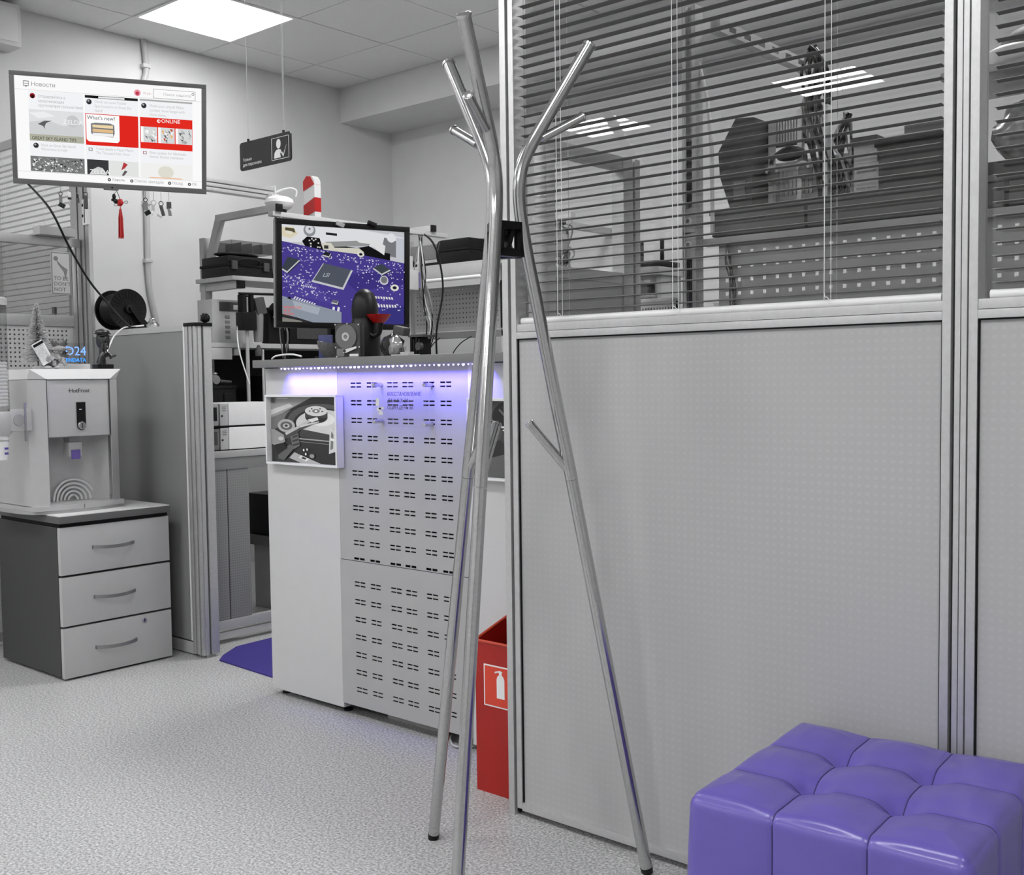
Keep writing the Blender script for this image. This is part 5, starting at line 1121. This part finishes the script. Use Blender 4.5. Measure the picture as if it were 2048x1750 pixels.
t = thing('meter_box', 'small dark meter with a lit face beside the monitor', 'instrument', (-4.1, 3.3, 1.1305))
B(-4.33, -4.25, 3.26, 3.34, 1.1305, 1.20, .008).build('body', M_dgrey, t); B(-4.2505, -4.248, 3.27, 3.33, 1.145, 1.19, .002).build('face', mat('meter_face', 70, .3, var=.5, vscale=200), t)
t = thing('equipment_case', 'long dark equipment case on the lower shelf behind the monitor', 'case', (-4.42, 3.66, 1.2825))
B(-4.53, -4.34, 3.36, 3.96, 1.2825, 1.40, .006).build('housing', M_black2, t); B(-4.341, -4.336, 3.40, 3.60, 1.31, 1.38, .003).build('panel', M_dgrey, t); B(-4.341, -4.336, 3.66, 3.9, 1.30, 1.37, .003).build('panel', M_black, t)
# cables beside the monitor, both sides
def cables(label, pts, n, r, spread, mats, seed, name='cable_bundle'):
    t = thing(name, label, 'cable', tuple(min((Vector(p) for p in pts), key=lambda v: v.z))); rq = random.Random(seed)
    for k in range(n):
        off = [Vector((rq.uniform(-spread, spread), rq.uniform(-spread, spread), rq.uniform(-spread, spread)*.6)) for _ in pts]; off[0] *= .4
        T(smooth_path([Vector(p)+o_ for p, o_ in zip(pts, off)], 5), r*rq.uniform(.7, 1.2), 6).build('cable', mats[k % len(mats)], t)
    return t
cables('bundle of dark cables hanging left of the monitor', [(-4.0, 3.03, 1.83), (-4.0, 3.04, 1.62), (-4.02, 3.05, 1.48), (-4.0, 3.06, 1.32), (-4.03, 3.09, 1.16)], 7, .0035, .018, (M_black, M_mgrey, M_black2), 1)
t = thing('cable_hanger', 'grey hanging bracket with bolt left of the monitor', 'bracket', (-3.99, 3.05, 1.70))
MB().prism([(3.02, 1.60), (3.07, 1.60), (3.075, 1.72), (3.06, 1.745), (3.04, 1.745), (3.025, 1.72)], -3.972, -3.962, 'x').build('plate', M_lgrey, t); MB().lathe([(.0001, .004), (.006, .004), (.006, 0)], (-3.961, 3.048, 1.725), 12, 'x').build('bolt', M_black, t); T([(-3.967, 3.048, 1.74), (-3.985, 3.048, 1.836)], .004, 8).build('strap', M_lgrey, t)
cables('bundle of pale and dark cables hanging right of the monitor', [(-3.99, 3.92, 1.83), (-3.97, 3.90, 1.66), (-3.97, 3.93, 1.50), (-3.96, 3.96, 1.36), (-3.97, 3.94, 1.22)], 9, .004, .03, (M_lgrey, M_mgrey, M_black), 2)
one('plug_cable', T(smooth_path([(-3.99, 3.93, 1.85), (-3.95, 3.97, 1.80), (-3.93, 4.0, 1.70), (-3.93, 4.02, 1.55), (-3.95, 3.99, 1.35), (-3.96, 4.0, 1.2)], 6), .005, 8), M_black, 'single thick black lead with plug right of the monitor', 'cable')
t = thing('power_adapter', 'pale wall adapter with violet side hanging right of the monitor', 'adapter', (-3.96, 3.86, 1.55))
B(-4.02, -3.95, 3.80, 3.87, 1.55, 1.65, .008).build('body', M_lgrey, t); B(-4.01, -3.952, 3.871, 3.885, 1.56, 1.64, .004).build('side_face', mat('violet_grey', (96, 88, 128), .5), t); B(-4.01, -3.97, 3.82, 3.85, 1.65, 1.72, .003).build('strap', M_lgrey, t)
# striped marker post
t = thing('striped_marker', 'red and white striped marker post standing behind the monitor', 'marker', (-4.46, 3.60, 1.5925))
px0, px1, py = -4.486, -4.398, 3.60
MB().prism([(px0, 1.5925), (px1, 1.5925), (px1, 2.118), (px1-.02, 2.142), (px0+.026, 2.145), (px0, 2.120)], py-.02, py+.02, 'y').build('board', mat('marker_white', 205, .5), t)
M_mr = mat('marker_red', (170, 14, 12), .5)
for z in (1.66, 1.80, 1.935, 2.072):
    zt = lambda v: min(v, 2.12)
    poly = [(px0-.0005, z), (px1+.0005, min(2.118, z+.026))]
    poly += [(px1+.0005, z+.098), (px0-.0005, z+.064)] if z < 2.0 else [(px1-.03, 2.141), (px0+.026, 2.1455), (px0-.0005, 2.1205)]
    MB().prism(poly, py-.0215, py+.0215, 'y').build('red_band', M_mr, t)
# ------------------------------------------------------------------ second bench along the back wall, seen past the coat rack
RY = 4.55
t = thing('storage_rack', 'grey steel rack with perforated back panel beyond the counter', 'rack', (-4.2, RY, 0))
for x in (-3.955, -4.72): B(x-.03, x+.02, RY-.02, RY+.02, 0, 1.92, .003).build('upright', M_lgrey, t)
B(-4.69, -3.985, RY-.012, RY+.012, 1.80, 1.885, .002).build('upper_beam', M_mgrey, t)
B(-4.70, -3.90, RY-.20, RY+.02, 1.722, 1.738, .002).build('shelf', M_lgrey, t); B(-4.70, -3.90, RY-.205, RY-.198, 1.672, 1.724, .001).build('shelf_lip', M_lgrey, t)
B(-3.98, -3.84, RY-.018, RY+.018, 1.70, 1.74, .002).build('side_bracket', M_lgrey, t)
MB().prism([(-3.935, 1.86), (-3.84, 1.92), (-3.84, 1.90), (-3.90, 1.76), (-3.935, 1.76)], RY-.006, RY+.006, 'y').build('gusset', M_lgrey, t)
T([(-4.69, RY-.19, 1.655), (-3.97, RY-.19, 1.655)], .012, 12).build('tube_light', mat('tube_white', 236, .4), t)
hs = [(-4.66+.0265*k, -4.653+.0265*k) for k in range(26)]; hz = [(1.395+.0265*k, 1.402+.0265*k) for k in range(9)]
MB().lattice(-4.68, -3.985, 1.378, 1.632, hs, hz, RY-.004, RY-.002).build('perforated_panel', mat('grey_perforated', 165, .5, .1), t)
B(-4.68, -3.985, RY+.0, RY+.002, 1.40, 1.61).build('panel_liner', M_black2, t)
B(-4.70, -3.90, RY-.02, RY+.02, 1.335, 1.372, .002).build('lower_beam', M_mgrey, t)
B(-4.70, -3.70, RY-.30, RY+.03, .76, .79, .003).build('bench_top', M_lgrey, t)
for z in (1.80, 1.755, 1.71, 1.36): MB().lathe([(.0001, -.022), (.006, -.022), (.006, -.018)], (-3.965, RY, z), 12, 'y').build('bolt', M_dgrey, t)
B(-3.978, -3.972, RY-.03, RY-.022, 1.38, 1.64).build('slot_strip', M_black, t)
tool_case('black ribbed case on the far rack shelf behind the coat rack', -4.285, -4.06, RY-.19, RY-.03, 1.7385, 1.872)
t = thing('coiled_cables', 'coil of black cables looped over the far rack beam', 'cable', (-4.42, RY-.03, 1.74)); rq = random.Random(3)
for k in range(7):
    x = -4.45+.012*k+rq.uniform(-.004, .004); T(smooth_path([(x, RY-.02, 1.745), (x-.01, RY-.032, 1.82), (x, RY-.028, 1.885), (x+.006, RY, 1.893), (x+.02, RY+.022, 1.86), (x+.02, RY+.022, 1.78)], 4), .0042, 6).build('loop', (M_black, M_dgrey, M_black2)[k % 3], t)
for k in range(6):
    x = -4.34+.013*k; T([(x, RY-.016, 1.80), (x+.006, RY-.018, 1.77), (x+.004, RY-.02, 1.745)], .004, 6).build('loop', M_black2, t)
one('power_strip', B(-4.52, -4.30, RY-.17, RY-.12, 1.7385, 1.757, .004), M_black, 'long black power strip on the far rack shelf', 'power strip')
one('dark_bag', MB().sphere((-4.60, RY-.13, 1.768), .03, 12, (1.6, 1.2, .98)), M_black2, 'small dark bag at the left of the far rack shelf', 'bag')
for k, (pts, lab) in enumerate((([(-4.45, RY-.03, 1.34), (-4.5, RY-.04, 1.30), (-4.55, RY-.05, 1.22), (-4.56, RY-.05, 1.05)], 'black lead drooping below the far rack, left'), ([(-4.20, RY-.03, 1.34), (-4.28, RY-.04, 1.30), (-4.34, RY-.05, 1.22), (-4.36, RY-.05, 1.05)], 'black lead drooping below the far rack, middle'), ([(-4.15, RY-.03, 1.34), (-4.15, RY-.04, 1.28), (-4.16, RY-.04, 1.05)], 'black lead drooping below the far rack, right'))):
    one('hanging_lead', T(smooth_path(pts, 5), .003, 6), M_black, lab, 'cable', 'leads below the far rack')
one('small_socket', B(-3.90, -3.85, RY-.03, RY+.0, 1.42, 1.47, .004).box(-3.895, -3.888, RY-.03, RY-.024, 1.47, 1.485).box(-3.865, -3.858, RY-.03, RY-.024, 1.47, 1.485), M_dgrey, 'dark wall plug block at the right end of far rack', 'plug')
# dark bin under the bench seen through the passage
t = thing('waste_bin', 'black bin standing beyond the passage under the bench', 'bin', (-4.30, 3.35, 0))
B(-4.45, -4.18, 3.16, 3.44, .36, .56, .01).build('body', M_black, t); B(-4.46, -4.17, 3.15, 3.45, .31, .36, .006).build('tray', M_mgrey, t); B(-4.43, -4.20, 3.18, 3.42, .0, .31, .006).build('pedestal', M_lgrey, t)

# ------------------------------------------------------------------ the office behind the blinds
KY = 2.70
t = thing('glass_room_bench', 'workbench with square holed steel panel behind the blinds', 'workbench', (-1.2, KY, 0))
for x in (-1.62,):
    B(x-.022, x-.009, KY-.06, KY-.02, 0, 2.12, .002).build('upright', M_lgrey, t); B(x+.009, x+.022, KY-.06, KY-.02, 0, 2.12, .002).build('upright', M_lgrey, t); B(x-.009, x+.009, KY-.045, KY-.02, 0, 2.12).build('upright_web', M_lgrey, t); B(x-.009, x+.009, KY-.056, KY-.046, 1.578, 1.75).build('slot_strip', M_black2, t); B(x-.009, x+.009, KY-.056, KY-.046, 1.0, 1.425).build('slot_strip', M_black2, t)
    for z in (1.53, 1.465): B(x-.021, x+.021, KY-.062, KY-.058, z-.035, z+.035, .001).build('clamp_plate', M_lgrey, t); MB().lathe([(.006, -.066), (.010, -.067), (.011, -.062)], (x, KY, z), 18, 'y').build('bolt_ring', M_whitep, t)
B(.40, .44, KY-.06, KY-.02, 0, 2.12, .002).build('upright', M_lgrey, t)
hs = [(-1.5395+.038*k, -1.5295+.038*k) for k in range(50)]; hz = [(1.435-.0375*k, 1.445-.0375*k) for k in range(17)]
MB().lattice(-1.56, .40, .80, 1.462, hs, hz, KY-.001, KY+.001).build('square_hole_panel', mat('square_hole_steel', 178, .45, .2, var=.06, vscale=12), t)
B(-1.60, .40, KY-.025, KY+.012, 1.462, 1.482, .002).build('panel_rail', M_lgrey, t)
B(-1.58, .40, KY-.02, KY+.28, 1.545, 1.56, .002).build('shelf', M_mgrey, t)
for x0, x1 in ((-1.575, -1.30), (-1.29, -.80), (-.79, -.3), (-.29, .39)): B(x0, x1, KY-.012, KY+.25, 1.486, 1.543, .002).build('shelf_drawer', mat('drawer_dark', 96, .5, .1, var=.05) if 'drawer_dark' not in MATS else MATS['drawer_dark'], t)
B(-1.58, .42, KY+.0, KY+.75, .74, .77, .003).build('worktop', M_lgrey, t)
am = MB().lattice(KY, 3.26, 2.05, 2.085, [(KY+.05+.085*k, KY+.09+.085*k) for k in range(6)], [(2.060, 2.076)], 0, .03); am.v = [(-1.585+b, a, c) for a, b, c in am.v]; am.build('slotted_arm', M_lgrey, t)
T([(-1.56, KY-.035, 1.49), (-1.561, KY-.036, 1.72), (-1.575, KY-.035, 1.86), (-1.612, KY-.034, 2.0)], .006, 8).build('conduit', M_whitep, t)
cables('black leads running down the holed panel behind the blinds', [(-1.525, KY-.01, 1.475), (-1.522, KY-.012, 1.42), (-1.512, KY-.012, 1.35), (-1.508, KY-.012, 1.24)], 4, .0028, .010, (M_black, M_dgrey), 9, 'panel_leads')
SZ = 1.5605
t = thing('speaker_wedge', 'dark wedge shaped loudspeaker on the shelf behind the blinds', 'speaker', (-1.53, KY+.1, SZ))
MB().prism([(-1.545, SZ), (-1.48, SZ), (-1.475, 1.81), (-1.53, 1.815), (-1.585, 1.73), (-1.58, 1.66)], KY+.04, KY+.16, 'y').build('housing', M_dgrey, t); MB().prism([(-1.535, 1.59), (-1.50, 1.59), (-1.50, 1.64), (-1.535, 1.64)], KY+.036, KY+.039, 'y').build('badge', M_mgrey, t)
t = thing('comb_rack', 'white slotted cable rack with posts behind the blinds', 'rack', (-1.40, KY+.14, SZ))
for x in (-1.472, -1.385, -1.31): B(x, x+.014, KY+.12, KY+.14, SZ, 1.83-(0.0 if x > -1.4 else .02), .002).build('post', M_whitep, t)
for k in range(18): B(-1.468+.0085*k, -1.4635+.0085*k, KY+.135, KY+.145, 1.745, 1.81).build('tooth', M_whitep, t)
B(-1.475, -1.31, KY+.146, KY+.152, 1.74, 1.815).build('back_strip', M_dgrey, t); B(-1.476, -1.31, KY+.13, KY+.147, 1.81, 1.817, .001).build('top_bar', M_whitep, t)
for k in range(9): B(-1.45+.012*k, -1.443+.012*k, KY+.134, KY+.14, 1.60, 1.67).build('tooth', M_lgrey, t)
t = thing('headset', 'grey headset hanging on the slotted cable rack behind the blinds', 'headphones', (-1.40, KY+.1, 1.63))
T(smooth_path([(-1.45, KY+.11, 1.66), (-1.455, KY+.11, 1.70), (-1.41, KY+.11, 1.725), (-1.36, KY+.11, 1.71), (-1.355, KY+.11, 1.67)], 5), .006, 8).build('band', M_dgrey, t)
for x in (-1.45, -1.357): MB().sphere((x, KY+.108, 1.655), .022, 12, (.9, .5, 1)).build('ear_cup', M_mgrey, t); MB().tube([(x+.016*cos(a), KY+.098, 1.662+.018*sin(a)) for a in [pi*i/8 for i in range(9)]], .004, 6).build('cup_rim', M_whitep, t)
MB().sphere((-1.40, KY+.105, 1.705), .04, 12, (1, .4, .42)).build('pad', M_black2, t)
cables('thick hank of dark cables hung high behind the blinds', [(-1.36, KY+.17, 2.0), (-1.35, KY+.16, 1.93), (-1.35, KY+.15, 1.82), (-1.33, KY+.15, 1.72), (-1.30, KY+.15, 1.60)], 22, .0042, .035, (M_black, M_dgrey, M_black2, M_mgrey), 12, 'cable_hank')
cables('second hank of black leads with clips behind the blinds', [(-1.25, KY+.15, 1.80), (-1.255, KY+.14, 1.72), (-1.25, KY+.13, 1.66), (-1.255, KY+.13, 1.575)], 10, .0038, .03, (M_black, M_black2, M_lgrey), 14, 'cable_hank')
one('white_backboard', B(-1.50, -1.20, KY+.165, KY+.172, SZ, 1.70), M_white, 'white board behind the hanging cables on the shelf', 'board')
B_ = mat('carton_white', 214, .7, var=.02)
for k, (z0, z1, lab) in enumerate(((SZ, 1.605, 'bottom white carton of the stack behind the blinds'), (1.6055, 1.645, 'middle white carton of the stack behind the blinds'), (1.6455, 1.69, 'top white carton of the stack behind the blinds'))):
    t = thing('white_carton', lab, 'box', (-1.165, KY+.1, z0), group='cartons behind the blinds'); B(-1.195, -1.125-.004*k, KY+.06, KY+.20, z0, z1, .001).build('carton', B_, t); text(t, 'POWER 2000-Pro' if k == 0 else 'USE WITH CARE', .007, (-1.188, KY+.0595, (z0+z1)/2-.004), M_dgrey)
t = thing('storage_bin', 'dark grey lidded storage bin on the shelf behind the blinds', 'bin', (-1.03, KY+.1, SZ))
B(-1.118, -.945, KY+.03, KY+.24, SZ, 1.672, .004).build('tub', M_dgrey, t); B(-1.126, -.94, KY+.022, KY+.248, 1.672, 1.688, .004).build('lid', M_black2, t)
t = thing('flat_box', 'stack of flat grey boxes on the storage bin', 'box', (-1.02, KY+.1, 1.6885)); B(-1.10, -.95, KY+.04, KY+.2, 1.6885, 1.70, .002).build('sheet', M_white, t); B(-1.06, -.94, KY+.05, KY+.2, 1.70, 1.722, .002).build('box', M_mgrey, t)
t = thing('long_box', 'long dark flat box on the top carton', 'box', (-1.165, KY+.1, 1.6905)); B(-1.20, -1.13, KY+.05, KY+.2, 1.6905, 1.70, .002).build('base', M_mgrey, t); B(-1.20, -1.13, KY+.05, KY+.2, 1.70, 1.712, .002).build('lid', M_dgrey, t)
t = thing('storage_bin', 'dark tub with crumpled film on top, right edge window', 'bin', (-.72, KY+.1, SZ)); B(-.90, -.55, KY+.03, KY+.25, SZ, 1.60, .005).build('tub', M_dgrey, t)
m = MB().sphere((0, 0, 0), .1, 16, (1.0, .7, .8)); rq = random.Random(31)
for i, v in enumerate(m.v): k = 1+rq.uniform(-.14, .12); m.v[i] = (v[0]*k-.77, v[1]*k+KY+.13, max(1.6, v[2]*k+1.68))
m.sm = [False]*len(m.sm); m.build('crumpled_film', mat('cling_film', 170, .2, .2, var=.4, vscale=40), t)
one('shelf_board', B(-.95, .40, KY-.01, KY+.26, 1.80, 1.818, .002), M_lgrey, 'upper pale shelf board behind the blind at the right edge', 'shelf')
t = thing('bagged_goods', 'bagged dark goods on the upper shelf, top right corner', 'bag', (-.72, KY+.12, 1.8185)); m = MB().sphere((-.74, KY+.12, 1.875), .09, 14, (1.3, .9, .6)); m.v = [(a, b, max(1.8185, c)) for a, b, c in m.v]; m.build('bag', M_dgrey, t); m = MB().sphere((-.80, KY+.05, 1.85), .04, 10, (1.8, .5, .6)); m.v = [(a, b, max(1.8186, c)) for a, b, c in m.v]; m.build('label', M_whitep, t)
# patch rack, router and other things beyond the wing
t = thing('patch_rack', 'white slotted cable organiser panel beside the slotted upright', 'rack', (-1.70, 2.62, 1.0))
RXA, RXB = -1.80, -1.655
MB().lattice(RXA, RXB, 1.0, 1.318, [(RXA+.006+.0095*k, RXA+.0105+.0095*k) for k in range(14)], [(1.275, 1.296)], 2.622, 2.626).build('panel', M_whitep, t)
B(RXA, RXB, 2.632, 2.64, 1.0, 1.316).build('liner', M_black2, t); B(RXA-.002, RXB+.002, 2.615, 2.645, 1.312, 1.322, .002).build('top_bar', M_whitep, t)
for k in range(7): T([(RXA+.008+.011*k, 2.6205, 1.262), (RXA+.013+.011*k, 2.619, 1.258), (RXA+.013+.011*k, 2.6205, 1.252)], .0016, 6).build('hook', M_black2, t)
B(RXA, RXB, 2.615, 2.65, .0, 1.0, .002).build('plinth', M_lgrey, t)
t = thing('wifi_router', 'black router with two upright aerials on a small shelf', 'router', (-2.12, 3.2, 1.46))
B(-2.20, -2.05, 3.14, 3.28, 1.478, 1.496, .005).build('case', M_black, t)
for x in (-2.152, -2.068): B(x-.006, x+.006, 3.19, 3.20, 1.496, 1.575, .003).build('aerial', M_black, t)
t = thing('device_stand', 'pale stand with small shelves under the router', 'shelf unit', (-2.12, 3.2, 0))
B(-2.22, -2.04, 3.13, 3.30, 1.446, 1.474, .003).build('top_shelf', M_lgrey, t); B(-2.22, -2.07, 3.13, 3.30, 1.37, 1.38, .003).build('middle_shelf', M_lgrey, t); B(-2.07, -2.05, 3.16, 3.28, 0, 1.446, .003).build('side_post', M_lgrey, t); B(-2.22, -2.20, 3.16, 3.28, 0, 1.446, .003).build('side_post', M_lgrey, t)
one('black_adapter', B(-2.16, -2.10, 3.15, 3.2, 1.3805, 1.42, .004), M_dgrey, 'small dark adapter box under the router shelf', 'adapter')
t = thing('web_camera', 'dark desk camera with round lens under the router', 'camera', (-2.15, 3.1, 1.27)); B(-2.18, -2.115, 3.08, 3.12, 1.29, 1.352, .004).build('body', M_dgrey, t); MB().sphere((-2.125, 3.075, 1.308), .02, 14).build('lens', M_black, t); B(-2.19, -2.09, 3.03, 3.125, 1.27, 1.29, .003).build('foot', M_lgrey, t)
one('storage_pedestal', B(-2.195, -2.075, 3.035, 3.12, 0, 1.27, .004), M_white, 'narrow white pedestal holding the desk camera', 'pedestal')
# far bench with printer
t = thing('far_bench', 'pale bench with white equipment by the back wall', 'bench', (-3.3, 4.75, 0)); B(-3.62, -2.6, 4.45, 5.1, 1.40, 1.44, .004).build('top', M_lgrey, t)
for x in (-3.58, -2.64): B(x-.02, x+.02, 4.5, 4.54, 0, 1.40, .002).build('leg', M_lgrey, t); B(x-.02, x+.02, 5.02, 5.06, 0, 1.40, .002).build('leg', M_lgrey, t)
t = thing('white_machine', 'white desktop machine with grey side on the far bench', 'printer', (-3.2, 4.7, 1.4405)); B(-3.45, -3.12, 4.55, 4.85, 1.4405, 1.60, .01).build('base', M_whitep, t); B(-3.40, -3.12, 4.56, 4.84, 1.60, 1.66, .012).build('cover', mat('translucent_cover', 204, .4), t); B(-3.119, -3.02, 4.56, 4.84, 1.4405, 1.63, .006).build('side_unit', M_mgrey, t); B(-3.43, -3.30, 4.545, 4.549, 1.48, 1.52).build('slot', M_mgrey, t)
t = thing('cable_hook_rail', 'pale wall arm carrying looped cables by the back wall', 'arm', (-3.55, 4.7, 1.9)); B(-3.72, -3.46, 4.49, 4.53, 1.925, 1.95, .003).build('bar', M_lgrey, t); B(-3.50, -3.47, 4.5, 4.52, 1.895, 1.925, .002).build('hook', M_lgrey, t); B(-3.72, -3.68, 4.53, 5.179, 1.92, 1.955, .003).build('wall_bar', M_lgrey, t)
cables('loops of dark cables hanging from the wall arm', [(-3.53, 4.51, 1.915), (-3.55, 4.50, 1.86), (-3.54, 4.5, 1.74), (-3.52, 4.5, 1.62)], 12, .005, .06, (M_dgrey, M_black, M_mgrey), 21)
one('cable_spool', MB().lathe([(.03, 0), (.066, 0), (.076, .012), (.076, .034), (.066, .046), (.03, .046), (.03, 0)], (-3.54, 4.44, 1.80), 24, 'y'), M_mgrey, 'grey roll of cable hanging on the wall arm', 'cable')

# ------------------------------------------------------------------ tidy up helper properties
for o in bpy.data.objects:
    if '_o' in o: del o['_o']
